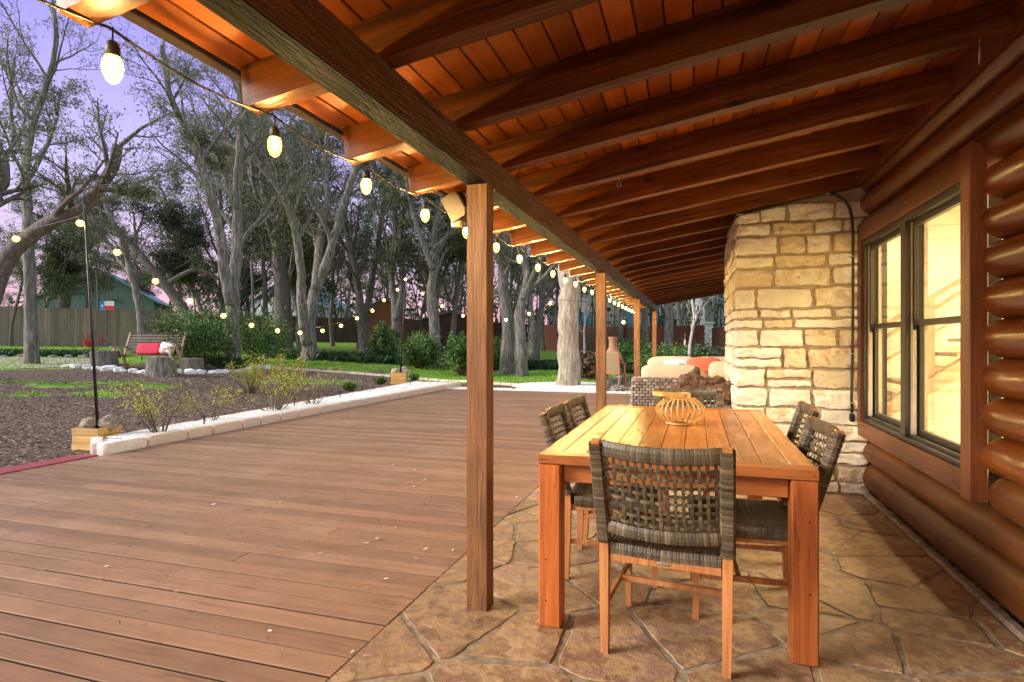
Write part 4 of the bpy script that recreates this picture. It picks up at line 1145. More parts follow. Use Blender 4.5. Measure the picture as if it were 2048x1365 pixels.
def tree(name, label, stems, P, seed, bark, leafm, group=None, stemkids=9, t0=.35, cat='tree', root=None, smooth=True):
    """stems: list of (list of world points, r0, r1)"""
    rr = random.Random(seed); base = root if root is not None else stems[0][0][0]
    T = thing(name, label, cat, base, 0, group); W = MB(); Lf = MB()
    for si, (pts, r0, r1) in enumerate(stems):
        P_ = [Vector(q) - Vector(base) for q in pts]; fine = []
        for i in range(len(P_) - 1):
            p0 = P_[max(i - 1, 0)]; p1 = P_[i]; p2 = P_[i + 1]; p3 = P_[min(i + 2, len(P_) - 1)]
            for q in range(5):
                t = q / 5; fine.append(.5 * ((2 * p1) + (p2 - p0) * t + (2 * p0 - 5 * p1 + 4 * p2 - p3) * t * t + (3 * p1 - p0 - 3 * p2 + p3) * t ** 3) + Vector((rr.gauss(0, r0 * .06), rr.gauss(0, r0 * .06), 0)))
        fine.append(P_[-1]); m = len(fine) - 1
        rad = [(r0 + (r1 - r0) * i / m) * (1 + (.35 * math.exp(-i / 1.6) if si == 0 else 0)) for i in range(m + 1)]
        b0 = len(W.v); W.tube(fine, rad, 10, cap=True, tint=.5)
        for i in range(b0, len(W.v)):
            p = Vector(W.v[i]); W.v[i] = tuple(p + mnoise.noise_vector(p * 2.2) * r0 * .16)
        dirs = [(fine[min(i + 1, m)] - fine[max(i - 1, 0)]).normalized() for i in range(m + 1)]
        Lt = sum((fine[i + 1] - fine[i]).length for i in range(m)); PP = dict(P); k_ = list(P['kids']); k_[0] = stemkids; PP['kids'] = tuple(k_)
        kids(W, Lf, fine, rad, dirs, Lt * .75, 0, PP, rr, t0)
    W.build('trunk', bark, T, smooth=smooth)
    if Lf.f: Lf.build('crown', leafm, T)
    return T
def S(px, d, r0, r1, dd=0, u0=0):
    """stem through picture-measured points at distance d; dd = extra depth gained toward the tip"""
    n = len(px); pts = []
    for i, (u, v) in enumerate(px):
        p = at(u, v, d + dd * i / (n - 1))
        if i == 0 and u0 == 0: p.z = th(p.x, p.y) - .15
        pts.append(p)
    return (pts, r0, r1)
near = par(kids=(7, 5, 5, 5), leaf=3, lsize=.045, lspread=.10)
tree('oak_tree', 'tall grey multi-stemmed oak behind the big green shrub', [
    S([(466, 722), (464, 640), (468, 560), (475, 480), (474, 380), (480, 290), (482, 200), (470, 120)], 20.2, .26, .09, 1),
    S([(462, 610), (448, 540), (441, 470), (425, 400), (398, 320), (370, 255), (340, 190), (325, 90)], 20.0, .19, .07, -2, 1),
    S([(474, 420), (455, 360), (430, 300), (400, 300)], 20, .09, .04, -1, 1),
    S([(478, 250), (505, 200), (500, 150), (520, 110)], 20.5, .10, .05, 1, 1)], near, 11, M['bark'], M['leaf'])
tree('oak_tree', 'pale forked oak right of the tall multi-stemmed one', [
    S([(617, 712), (620, 640), (628, 590), (655, 520), (680, 440), (700, 370), (722, 300), (730, 200)], 24, .29, .10, 1),
    S([(612, 690), (603, 600), (600, 520), (585, 440), (560, 380), (520, 330), (480, 280), (500, 180)], 23.8, .21, .08, -2, 1),
    S([(632, 580), (640, 480), (655, 400), (650, 320), (660, 240)], 24.2, .20, .08, 2, 1)], near, 12, M['bark'], M['leaf'])
tree('oak_tree', 'dark thick trunked oak between the two pale forked trees', [
    S([(562, 690), (566, 620), (560, 540), (552, 460), (535, 410), (505, 350), (495, 260), (505, 160)], 27, .42, .12, 1),
    S([(553, 470), (575, 400), (600, 340), (625, 260)], 27, .22, .08, 1, 1)], near, 13, M['barkdark'], M['leafdark'])
tree('oak_tree', 'big dark oak leaning up from the left edge of the picture', [
    S([(-70, 640), (-10, 570), (40, 490), (110, 440), (160, 420), (200, 375), (228, 330), (235, 290)], 13, .19, .09, -1),
    S([(200, 375), (240, 385), (290, 395)], 12.2, .07, .03, 0, 1),
    S([(-10, 560), (-30, 430), (10, 350), (-20, 250)], 13, .2, .07, 0, 1)], par(kids=(6, 4, 4, 4), leaf=3, lsize=.038, lspread=.10), 14, M['barkdark'], M['leaf'], stemkids=6)
tree('oak_tree', 'slim grey oak standing before the cedar fence at far left', [
    S([(64, 650), (60, 560), (55, 450), (52, 350), (62, 260), (90, 180), (112, 90), (105, 0)], 18, .17, .05, 0),
    S([(58, 420), (48, 320), (22, 240), (28, 120)], 18, .11, .04, 1, 1),
    S([(56, 360), (90, 300), (110, 250), (122, 180)], 18, .08, .03, 1, 1)], par(leaf=3, lsize=.045, lspread=.10), 15, M['bark'], M['leaf'], stemkids=9)
tree('oak_tree', 'thin leaning oak behind the bench', [
    S([(287, 690), (280, 620), (262, 550), (248, 490), (215, 420), (190, 350)], 24, .17, .06, 0),
    S([(262, 550), (225, 500), (205, 460), (200, 400)], 24, .09, .04, 1, 1)], near, 16, M['bark'], M['leafdark'], stemkids=7)
tree('oak_tree', 'curving dark oak whose limb arches over the cedar fence', [
    S([(395, 700), (378, 640), (330, 570), (280, 510), (240, 470), (170, 430)], 27, .30, .09, 0),
    S([(330, 570), (390, 540), (440, 560)], 27, .14, .05, 0, 1)], near, 17, M['barkdark'], M['leafdark'], stemkids=8)
tree('oak_tree', 'twisted dark oak beyond the fence left of the first pole', [
    S([(118, 650), (130, 590), (150, 545), (150, 500), (120, 450), (130, 390)], 33, .34, .12, 0),
    S([(150, 530), (190, 480), (220, 420)], 33, .2, .08, 0, 1)], near, 18, M['barkdark'], M['leafdark'], stemkids=8)
tree('oak_tree', 'slender twin trunked oak behind the farther garden pole', [
    S([(791, 708), (790, 620), (782, 540), (792, 450), (778, 360), (790, 260)], 27, .20, .07, 1),
    S([(790, 640), (806, 560), (800, 470), (812, 390), (805, 300)], 27, .15, .06, 1, 1)], par(leaf=2, lsize=.07), 19, M['bark'], M['leaf'])
tree('oak_tree', 'dark straight oak just left of the garden pole crate', [
    S([(730, 702), (722, 640), (716, 570), (700, 500), (690, 430), (698, 350)], 30, .26, .09, 1)], par(leaf=2), 20, M['barkdark'], M['leafdark'])
tree('oak_tree', 'open branched oak seen just left of the nearest porch post', [
    S([(870, 700), (868, 640), (862, 580), (870, 520), (868, 470), (882, 420), (890, 360)], 24, .24, .09, 1),
    S([(868, 500), (900, 470), (930, 450), (960, 430)], 24, .10, .04, 1, 1),
    S([(866, 540), (840, 470), (820, 410), (810, 350)], 24, .13, .05, 1, 1)], par(leaf=3, lsize=.07), 22, M['bark'], M['leaf'])
tree('oak_tree', 'grey oak right of the nearest porch post with a bend near its top', [
    S([(1014, 716), (1016, 650), (1008, 590), (1004, 530), (985, 480), (975, 400), (960, 300)], 22, .26, .10, 1)], par(leaf=2), 23, M['bark'], M['leaf'], stemkids=6)
tree('oak_tree', 'forked pale oak between the porch posts behind the gravel ring', [
    S([(1042, 722), (1040, 660), (1045, 600), (1055, 550), (1040, 500), (1030, 420)], 21, .22, .09, 1),
    S([(1046, 598), (1062, 558), (1078, 520), (1090, 460)], 21, .10, .05, 1, 1),
    S([(1062, 718), (1064, 650), (1060, 590), (1066, 500)], 22, .13, .08, 1, 1)], par(leaf=2), 24, M['bark'], M['leaf'], stemkids=6)
big = [(at(1137, v, 16.4), r) for v, r in ((690, .30), (600, .29), (500, .28), (380, .26), (250, .22))]
b0 = at(1137, 765, 16.4); b0.z = th(b0.x, b0.y) - .1
tree('oak_tree', 'thick rough barked oak rising from a ring of white gravel', [([b0] + [p for p, r in big], .31, .25),
    ([at(1140, 380, 16.4), at(1100, 250, 16), at(1040, 80, 15.5)], .2, .1), ([at(1138, 330, 16.4), at(1190, 200, 17), at(1230, 60, 17)], .2, .1)], near, 25, M['barkpale'], M['leaf'], stemkids=6, t0=.7)
tree('oak_tree', 'pale slim tree with hanging ornaments behind the far sofa', [
    S([(1375, 740), (1380, 690), (1388, 640), (1384, 590), (1392, 520)], 19, .055, .03, 0),
    S([(1386, 650), (1396, 600), (1402, 540)], 19, .035, .02, 0, 1)], par(leaf=1, kids=(4, 3, 3, 2)), 26, M['paletrunk'], M['leaf'], stemkids=4, t0=.4)
tree('oak_tree', 'straight grey trunk rising from the bushes left of the chimney', [
    S([(1336, 700), (1338, 640), (1336, 590), (1340, 500), (1345, 380)], 27, .22, .13, 0)], par(leaf=2), 27, M['bark'], M['leafdark'], stemkids=7)
tree('oak_tree', 'grey trunk between the two farthest porch posts', [
    S([(1290, 700), (1289, 640), (1288, 560), (1285, 420)], 30, .20, .12, 0)], par(leaf=2), 28, M['bark'], M['leafdark'], stemkids=7)
tree('oak_tree', 'spindly sapling before the red fence near the chiminea', [
    S([(1172, 700), (1168, 670), (1170, 640), (1166, 600)], 24, .05, .02, 0)], par(leaf=1, kids=(4, 3, 3, 2)), 29, M['paletrunk'], M['leaf'], stemkids=5, t0=.3)

# background wood: six kinds of tree, repeated
protos = []
for i in range(6):
    rr = random.Random(100 + i); Hh = rr.uniform(9.5, 13); lean = Vector((rr.gauss(0, .12), rr.gauss(0, .08), 0))
    pts = [Vector((0, 0, -.4))]; q = Vector((0, 0, 0)); dd = (Vector((0, 0, 1)) + lean).normalized()
    for k in range(6):
        dd = (dd + Vector((rr.gauss(0, .12), rr.gauss(0, .12), .12))).normalized(); q = q + dd * Hh / 6.5; pts.append(q.copy())
    st_ = [(pts, rr.uniform(.12, .19), .05)]
    if i % 2 == 0:
        st_.append(([pts[2], pts[2] + Vector((rr.uniform(-1, 1), rr.uniform(-1, 1), 2)), pts[2] + Vector((rr.uniform(-2, 2), rr.uniform(-2, 2), 5))], .09, .04))
    dense = i in (0, 3, 5)
    T = tree('wood_tree', 'dark leafy oak crowded in the wood beyond the lawn' if dense else 'bare twiggy grey tree in the wood beyond the lawn', st_, par(leaf=8 if dense else 4, lsize=.09 if dense else .07, lspread=.22, kids=(9, 7, 5, 4)), 200 + i, M['barkdark'] if i % 3 else M['bark'], M['leafdark'] if dense else M['leaf'], 'trees of the wood beyond the lawn', 9, .22, root=Vector((0, 0, 0)))
    protos.append(T)
rr = random.Random(77); used = set(); spots = []
for i in range(100):
    u = -220 + (1900 * (i + rr.random()) / 100); dd = rr.choice((30, 34, 38, 43, 48, 54)) + rr.uniform(-2, 2)
    if 1150 < u < 1215 and dd < 60: dd = rr.uniform(62, 70)
    if 1330 < u: dd = rr.uniform(36, 60)
    spots.append((u, dd))
for i, (u, dd) in enumerate(spots):
    p = gp(u, dd); k = rr.randrange(6)
    if u < 420 and i % 2: continue
    if u > 600 and i % 3 == 0: continue
    if 620 < u: k = rr.choice((1, 2, 4, 1, 4, 0))
    o = protos[k]
    if k in used: o = dup(o)
    used.add(k); o.location = p; o.rotation_euler = (0, 0, rr.uniform(0, 6.28)); s_ = rr.uniform(.8, 1.25) * (1.0 if u > 430 else .62); o.scale = (s_, s_, s_)
for k in range(6):
    if k not in used: protos[k].location = gp(700, 70)
# low understory far back, reads as one mass
U = MB(); rr = random.Random(5)
for i in range(5200):
    u = rr.uniform(-300, 1700); dd = rr.uniform(50, 72); p = gp(u, dd); p.z += rr.random() ** 1.5 * (5.5 if u > 430 else 2.6)
    for k in range(3): leaf(U, p + Vector((rr.gauss(0, .4), rr.gauss(0, .4), rr.gauss(0, .4))), rr.uniform(.18, .4), rr, rr.random() * .8)
for i in range(900):
    u = rr.uniform(-300, 1700); dd = rr.uniform(46, 72); p = gp(u, dd)
    if u < 430: continue
    q = p + Vector((rr.gauss(0, 1), rr.gauss(0, 1), rr.uniform(3, 9))); U.tube([p, p.lerp(q, .5) + Vector((rr.gauss(0, .3), 0, 0)), q], [.07, .05, .02], 3, cap=False, tint=.2)
tag(U.build('far_woods', M['leafdark']), 'dark far-off undergrowth and thin stems of the wood', kind='stuff')

# ================================================================== SHRUBS
def shrub(name, label, c, w, h, n, ls, mat, seed, stem=M['stalk'], cat='shrub', group=None, wisp=False):
    rr = random.Random(seed); T = thing(name, label, cat, c, 0, group); W = MB(); Lf = MB()
    for i in range(n):
        a = rr.uniform(0, 6.28); rad = w / 2 * rr.random() ** .5; tip = Vector((rad * math.cos(a), rad * math.sin(a), h * (rr.uniform(.35, 1) if not wisp else rr.uniform(.45, 1)) * (1 - .35 * (rad / (w / 2)) ** 2)))
        b = Vector((tip.x * .15, tip.y * .15, 0)); mid = b.lerp(tip, .5) + Vector((rr.gauss(0, .06), rr.gauss(0, .06), rr.uniform(0, .12))) * h * .6
        pts = [b, b.lerp(mid, .55) + Vector((rr.gauss(0, .01), rr.gauss(0, .01), 0)), mid, mid.lerp(tip, .5) + Vector((0, 0, .02)), tip]
        W.tube(pts, [.007 * (1 + h * .4), .006, .005, .003, .002], 4, cap=False)
        cl = rr.uniform(.1, .9)
        for k in range(16 if wisp else 12):
            f = rr.uniform(.35 if wisp else .5, 1) * 4; j = min(int(f), 3); p = pts[j].lerp(pts[j + 1], f - j)
            if wisp:
                p2 = p + Vector((rr.gauss(0, .06), rr.gauss(0, .06), rr.uniform(0, .09))); W.tube([p, p2], [.0018, .001], 3, cap=False)
                for m in range(3): leaf(Lf, p2 + Vector((rr.gauss(0, .018), rr.gauss(0, .018), rr.gauss(0, .018))), ls * rr.uniform(.6, 1.3), rr, min(1, max(0, cl + rr.gauss(0, .2))))
            else:
                sp_ = w * .06
                for m in range(7): leaf(Lf, p + Vector((rr.gauss(0, sp_), rr.gauss(0, sp_), rr.gauss(0, sp_))), ls * rr.uniform(.6, 1.3), rr, min(1, max(0, cl + rr.gauss(0, .22))))
    W.build('stalk', stem, T); Lf.build('foliage', mat, T); return T
shrub('leafy_shrub', 'big glossy green shrub beside the bench and the tall oak', gp(395, 19), 2.6, 2.3, 110, .05, M['leafbright'], 1)
shrub('leafy_shrub', 'big glossy green shrub just right of the tall oak trunk', gp(520, 22), 2.4, 2.2, 80, .05, M['leafbright'], 2)
shrub('leafy_shrub', 'round dark green shrub right of the farther garden pole', gp(838, 23), 1.7, 1.5, 110, .06, M['leafbright'], 3)
shrub('leafy_shrub', 'broad green shrub seen directly left of the nearest porch post', gp(925, 21), 1.5, 1.6, 90, .06, M['leafbright'], 4)
shrub('leafy_shrub', 'tall loose shrub between the farther pole and the brown shed', gp(768, 25), 1.3, 1.9, 60, .06, M['leafbright'], 5)
shrub('leafy_shrub', 'dense green bush behind the third porch post', gp(1262, 22), 1.7, 1.5, 110, .055, M['leafbright'], 6)
shrub('leafy_shrub', 'spreading green bush behind the coral cushions', gp(1345, 20), 2.6, 1.1, 130, .05, M['leafbright'], 7)
shrub('leafy_shrub', 'low dark bush beside the stone fence pillar', gp(1412, 21), 2.2, 1.1, 100, .06, M['leafdark'], 8)
shrub('leafy_shrub', 'loose green bush just right of the nearest porch post', gp(1000, 24), 1.5, 1.5, 70, .06, M['leafbright'], 9)
shrub('red_shrub', 'small red leaved shrub before the cedar fence', gp(187, 26), .9, 1.2, 9, .035, M['redtwig'], 10)
shrub('bare_bush', 'brown leafless thicket before the red fence', gp(1215, 30), 4.0, 2.4, 150, .03, M['stalk'], 11)
for i, (u, v, dpt, w, h, n, lb) in enumerate(((322, 858, 7.5, 1.25, 1.1, 15, 'wispy yellow green shrub in the gravel nearest to the crate'), (420, 846, 8.6, 1.05, .8, 8, 'thin low wispy shrub second along the gravel bed'), (548, 830, 9.9, 2.0, 1.15, 22, 'spreading wispy yellow shrub at the middle of the gravel bed'), (625, 815, 10.9, 1.3, .95, 12, 'wispy shrub third along the gravel bed'), (500, 757, 13.5, 1.3, 1.0, 34, 'yellow leaved shrub in the mulch below the tall oak'), (570, 750, 14.5, .9, 1.05, 20, 'upright yellow shrub in the mulch left of the edging'))):
    p = gp(u, dpt)
    if i < 4: p.z = .08
    shrub('wispy_shrub', lb, p, w, h, n, .017 if i < 4 else .024, M['leafyellow'], 30 + i, wisp=True)
for i, (u, v, dpt) in enumerate(((700, 783, 10.9), (761, 770, 12.4), (828, 763, 14.2))):
    p = gp(u, 1.18 * F / (v - 682.5)); p.z = .08
    shrub('small_plant', ('low green rosemary tuft in the gravel, nearest of three', 'low green tuft in the middle of the gravel end', 'low green tuft beside the farther crate')[i], p, .36, .24, 30, .02, M['leafbright'], 50 + i, cat='plant')

# grass and ground cover
G = MB(); rr = random.Random(8)
def blade(mb, p, h, w, rr, t, lean=.5):
    a = rr.uniform(0, 6.28); l = Vector((math.cos(a), math.sin(a), 0)); s_ = Vector((-l.y, l.x, 0)) * w
    mb.add([p - s_, p + s_, p + l * h * lean * .4 + Vector((0, 0, h * .7)) + s_ * .6, p + l * h * lean + Vector((0, 0, h))], [(0, 1, 2), (0, 2, 3)], t)
cnt = 0
while cnt < 26000:
    u = rr.uniform(-60, 1250); dd = 8.5 + 22 * rr.random() ** 1.2; p = gp(u, dd)
    if p.x > -7.9 and p.y < 15.2: continue
    if p.x > -2.1 and 15.6 < p.y < 23.2: continue
    if (p - Vector((b0.x, b0.y, p.z))).length < 1.35: continue
    L_ = lawn(p.x, p.y) + (mnoise.noise(Vector((p.x * .8, p.y * .8, 0)))) * .5
    cnt += 1
    if L_ < .5: continue
    blade(G, p, rr.uniform(.03, .07), .012 + .0004 * dd, rr, min(1, max(0, rr.gauss(.5, .2))))
tag(G.build('lawn_grass', M['grassblade']), 'short bright green lawn grass in patches', kind='stuff')
G = MB()
def border(a, b, n, w, hh):
    for i in range(n):
        f = rr.random(); p = a.lerp(b, f) + Vector((rr.gauss(0, w), rr.gauss(0, w), 0)); p.z = th(p.x, p.y); t = rr.uniform(0, .8)
        for k in range(6): blade(G, p + Vector((rr.gauss(0, .05), rr.gauss(0, .05), 0)), hh * rr.uniform(.7, 1.2), .02, rr, min(1, t + rr.random() * .2), .9)
border(gp(-60, 21.5), gp(215, 22.5), 700, .28, .24)
border(gp(560, 25), gp(1110, 25), 1500, .45, .34)
border(gp(1110, 25), gp(1240, 23), 300, .4, .3)
border(gp(420, 20.5), gp(470, 19.4), 120, .2, .3)
tag(G.build('border_grass', M['liriope']), 'dark strappy border grass along the beds', kind='stuff')
C = MB(); cnt = 0
while cnt < 12000:
    y = rr.uniform(2.5, 16); x = -6.6 - rr.random() ** 1.4 * 9; 
    if x > outer_x(y) - .05 and y > 4.8: continue
    cnt += 1; z = th(x, y) + .012; a = rr.uniform(0, 6.28); l = rr.uniform(.012, .035); w = rr.uniform(.004, .010); c_, s_ = math.cos(a), math.sin(a)
    C.add([(x + c_ * l - s_ * w, y + s_ * l + c_ * w, z + rr.uniform(0, .012)), (x - c_ * l - s_ * w, y - s_ * l + c_ * w, z + rr.uniform(0, .012)), (x - c_ * l + s_ * w, y - s_ * l - c_ * w, z), (x + c_ * l + s_ * w, y + s_ * l - c_ * w, z)], [(0, 1, 2, 3)], rr.random())
M['chips'] = ramped('wood_chips', [(0, (.05, .03, .025)), (.55, (.13, .085, .07)), (.8, (.28, .20, .17)), (1, (.55, .46, .42))], .9, 20, .2, .003, .1)
tag(C.build('mulch_chips', M['chips']), 'loose shredded wood mulch on the beds', kind='stuff')

# ================================================================== YARD THINGS
def rocks_line(pts, s0, s1, gap, label, mat, seed, zoff=0):
    rr = random.Random(seed); T = thing('rock_edging', label, 'rock edging', pts[0]); b = MB(); o0 = pts[0]; k = 0
    for a, c in zip(pts[:-1], pts[1:]):
        L = (c - a).length; t = 0
        while t < L:
            s_ = rr.uniform(s0, s1); p = a.lerp(c, t / L); z = th(p.x, p.y); b.blob((p.x - o0.x + rr.gauss(0, .04), p.y - o0.y + rr.gauss(0, .04), z - o0.z + s_ * .12), (s_, s_ * .8, s_ * .5), 3, 5, .35, 1.8, Matrix.Rotation(rr.uniform(0, 3), 3, 'Z').to_quaternion(), rr.random(), k); k += 1; t += s_ * gap
    b.build('edging_rock', mat, T, auto=35)['kind'] = 'stuff'; return T
rocks_line([gv(130, 736), gv(200, 740), gv(290, 748), gv(420, 748), gv(500, 742), gv(548, 737)], .15, .38, .85, 'line of pale limestone rocks in front of the bench', M['whitestone'], 1)
rocks_line([gp(700, 27), gp(760, 27.5), gp(860, 26.5), gp(905, 25)], .15, .4, 1.2, 'pale rocks edging the far border behind the farther pole', M['whitestone'], 2)
rocks_line([gp(10, 21), gp(120, 21.4), gp(215, 22)], .15, .35, 1.6, 'scattered grey rocks beside the gravel path at far left', M['rock'], 3)
# pale landscape edging strip
e_ = MB(); q = [gv(520, 735), gv(600, 741), gv(700, 748), gv(800, 756), gv(920, 765), gv(1050, 773)]
for a, c in zip(q[:-1], q[1:]):
    m = 6
    for i in range(m):
        p0 = a.lerp(c, i / m); p1 = a.lerp(c, (i + .94) / m); mid = (p0 + p1) / 2; e_.box((mid.x, mid.y, th(mid.x, mid.y) + .02), ((p1 - p0).length, .14, .09), rot=Matrix.Rotation(math.atan2((p1 - p0).y, (p1 - p0).x), 3, 'Z'), tint=rng.uniform(.4, .95), bev=.008)
tag(e_.build('stone_edging', M['limeblock']), 'pale stone edging between mulch bed and lawn', 'edging')
# pinkish path on the far left
pa = MB(); a = [gv(-150, 741), gv(60, 738), gv(175, 733)]; c = [gv(-150, 713), gv(60, 713), gv(185, 713)]
vs = []
for i in range(2):
    for k in range(6):
        p = a[i].lerp(a[i + 1], k / 5); q2 = c[i].lerp(c[i + 1], k / 5)
        for w in range(5): r_ = p.lerp(q2, w / 4); vs.append((r_.x, r_.y, th(r_.x, r_.y) + .012))
pa.add(vs, [(i * 5 + w, (i + 1) * 5 + w, (i + 1) * 5 + w + 1, i * 5 + w + 1) for i in range(11) for w in range(4)])
tag(pa.build('gravel_path', plain('pinkish_gravel', (.42, .33, .30), .9, 0, .35, 30, .5, .01)), 'pinkish gravel path at the far left', kind='structure')
# gravel around the tree and along the deck end
b = MB(); rr = random.Random(12)
vs = [(b0.x, b0.y, th(b0.x, b0.y) + .10)]; n = 28
for ring, (rad, z) in enumerate(((.75, .08), (1.25, .02), (1.45, -.03))):
    for k in range(n):
        a_ = 6.283 * k / n; w = 1 + .12 * math.sin(a_ * 3 + 1); x = b0.x + math.cos(a_) * rad * w * 1.15; y = b0.y + math.sin(a_) * rad * w * .95; vs.append((x, y, th(x, y) + z))
fs = [(0, 1 + k, 1 + (k + 1) % n) for k in range(n)]
for r_ in range(2):
    for k in range(n): a_ = 1 + r_ * n + k; c_ = 1 + r_ * n + (k + 1) % n; fs.append((a_, a_ + n, c_ + n, c_))
b.add(vs, fs, .9)
b.add([(-6.4, 14.25, -.02), (-1.2, 14.25, -.02), (-1.2, 14.95, -.02), (-6.6, 14.75, -.04)], [(0, 1, 2, 3)], .9)
for i in range(4200):
    if i % 3: a_ = rr.uniform(0, 6.28); rad = 1.4 * rr.random() ** .5; x, y = b0.x + math.cos(a_) * rad * 1.15, b0.y + math.sin(a_) * rad * .95; z = th(x, y) + .05 * (1 - rad / 1.5) + .045
    else: x = rr.uniform(-6.6, -.6); y = rr.uniform(14.22, 14.85); z = .0
    pebble(b, (x, y, z), rr.uniform(.02, .04), rr)
tag(b.build('white_gravel', M['whitestone']), 'white gravel ring around the thick oak and along the deck end', kind='stuff')
k_ = MB(); kp = [Vector((-2.25, 14.9, .0)), Vector((-2.35, 16.5, 0)), Vector((-2.2, 18.4, 0)), Vector((-1.6, 20.4, 0)), Vector((-.4, 22.2, 0)), Vector((1.6, 23.2, 0))]
kt = thing('patio_kerb', 'curved grey stone kerb around the far patio', 'kerb', kp[0])
for a, c in zip(kp[:-1], kp[1:]):
    for i in range(4):
        p = a.lerp(c, (i + .5) / 4) - kp[0]; k_.blob((p.x, p.y, .06), (.46, .22, .26), 6, 5, .15, 2, Matrix.Rotation(math.atan2((c - a).y, (c - a).x), 3, 'Z').to_quaternion(), rng.random(), i)
k_.build('kerb_stone', M['rock'], kt, auto=40)

# glider bench
def bench(loc, rz):
    T = thing('glider_bench', 'slatted brown wooden bench with a red pillow in front of the cedar fence', 'bench', loc, rz); W = 1.75
    for i in range(7):
        z = .50 + i * .085; y = .26 + i * .035; b = MB(); b.box((0, y, z), (W, .02, .07), rot=Matrix.Rotation(R(-20), 3, 'X'), tint=rng.random(), bev=.003); b.build('back_slat', M['darkwood'], T)
    b = MB(); b.box((0, .52, 1.09), (W + .06, .07, .03), bev=.004); b.build('top_rail', M['darkwood'], T)
    for i in range(5):
        b = MB(); b.box((0, -.28 + i * .12, .42), (W, .10, .022), tint=rng.random(), bev=.003); b.build('seat_slat', M['darkwood'], T)
    for sx in (-1, 1):
        x = sx * (W / 2 + .03)
        b = MB(); b.tube([(x, -.30, .0), (x, -.16, .66)], .04, 4, twist=.78); b.build('leg', M['lightwood'], T)
        b = MB(); b.tube([(x, .34, .0), (x, .08, .66)], .04, 4, twist=.78); b.build('leg', M['lightwood'], T)
        b = MB(); b.box((x, .04, .67), (.10, .70, .028), bev=.006); b.build('armrest', M['lightwood'], T)
        b = MB(); b.tube([(x, .22, .36), (x, .51, 1.10)], .04, 4, twist=.78); b.build('back_post', M['lightwood'], T)
        b = MB(); b.box((x, .0, .12), (.05, .8, .06), bev=.004); b.build('side_rail', M['lightwood'], T)
    return T
bp = gp(293, 17.6); bench(bp, R(12))
def rel(bx, by, bz):
    v_ = Matrix.Rotation(R(12), 3, 'Z') @ Vector((bx, by, bz)); return bp + v_
b = MB(); b.blob((0, 0, 0), (.78, .15, .36), 6, 9, .04, 2); o = b.build('red_pillow', M['redpillow'], loc=rel(.02, .12, .60), rot=(R(-20), 0, R(12)), smooth=True); tag(o, 'long crimson pillow on the wooden bench', 'pillow')
b = MB(); b.blob((0, 0, 0), (.44, .15, .38), 5.0, 9, .04, 2); o = b.build('patterned_pillow', M['floral'], loc=rel(.56, .14, .62), rot=(R(-20), R(8), R(12)), smooth=True); tag(o, 'floral patterned pillow beside the crimson pillow on the bench', 'pillow')
for i, (u, dd, r_, h, lb) in enumerate(((208, 17.2, .34, .50, 'dark round tree stump left of the bench'), (322, 16.2, .36, .50, 'barked tree stump in front of the bench'), (383, 17.6, .32, .40, 'low dark tree stump right of the bench'))):
    p = gp(u, dd); T = thing('tree_stump', lb, 'stump', p); b = MB(); n = 30; prof = [(r_ * 1.16, -.05), (r_ * 1.07, .08), (r_, .25), (r_ * .98, h)]; b.lathe(prof, n)
    for j in range(len(b.v)):
        q = Vector(b.v[j]); k = 1 + .07 * mnoise.noise(Vector((q.x * 7, q.y * 7, q.z * 1.2))) + .03 * math.sin(math.atan2(q.y, q.x) * 23); b.v[j] = (q.x * k, q.y * k, q.z)
    b.build('bark', M['bark'] if i == 1 else M['barkdark'], T, smooth=False)
    b = MB(); b.lathe([(r_ * .9, h - .01), (r_ * .9, h + .006)], 24); b.build('sawn_top', M['endgrain'], T)

# fences
def fence(name, label, A, B, h, mat, pw=.14, dog=True, seed=0, vary=.02, zf=None):
    rr = random.Random(seed); T = thing(name, label, 'fence', (A.x, A.y, th(A.x, A.y))); o0 = Vector((A.x, A.y, th(A.x, A.y))); L = (B - A).length; n = int(L / pw); d_ = (B - A).normalized(); nn = Vector((-d_.y, d_.x, 0)); b = MB()
    for i in range(n):
        p = A + d_ * ((i + .5) * pw); z = th(p.x, p.y); hh = h + rr.uniform(-vary, vary); w = pw * .48; p = Vector((p.x, p.y, z)) - o0 + nn * rr.uniform(-.006, .006); t = rr.random()
        prof = [(-w, -.1), (w, -.1), (w, hh - .04), (w - .035, hh), (-w + .035, hh), (-w, hh - .04)] if dog else [(-w, -.1), (w, -.1), (w, hh), (-w, hh)]
        m = len(prof); vs = [p + d_ * x + Vector((0, 0, zz)) + nn * s_ for s_ in (-.01, .01) for x, zz in prof]
        b.add(vs, [tuple(range(m)), tuple(range(2 * m - 1, m - 1, -1))] + [(k, k + m, (k + 1) % m + m, (k + 1) % m) for k in range(m)], t)
    o = b.build('picket', mat, T); o['kind'] = 'stuff'
    b = MB()
    for zz in (.3, 1.0, h - .3):
        m = 8
        for i in range(m):
            p0 = A + (B - A) * (i / m); p1 = A + (B - A) * ((i + 1) / m); p0 = Vector((p0.x, p0.y, th(p0.x, p0.y) + zz)) - o0 + nn * .035; p1 = Vector((p1.x, p1.y, th(p1.x, p1.y) + zz)) - o0 + nn * .035; b.tube([p0, p1], .04, 4, twist=.78)
    b.build('rail', mat, T); return T
fence('cedar_fence', 'weathered grey cedar picket fence behind the bench', gp(-260, 27), gp(370, 31.5), 1.95, M['fencegrey'])
fence('dark_fence', 'dark brown fence behind the shrubs and the shed', gp(365, 42), gp(1055, 50), 1.9, M['fencedark'], .15, False, 1)
fence('red_fence', 'red brown stained fence behind the thick oak', gp(1060, 46), gp(1410, 33.5), 1.9, M['fencered'], .15, False, 2)
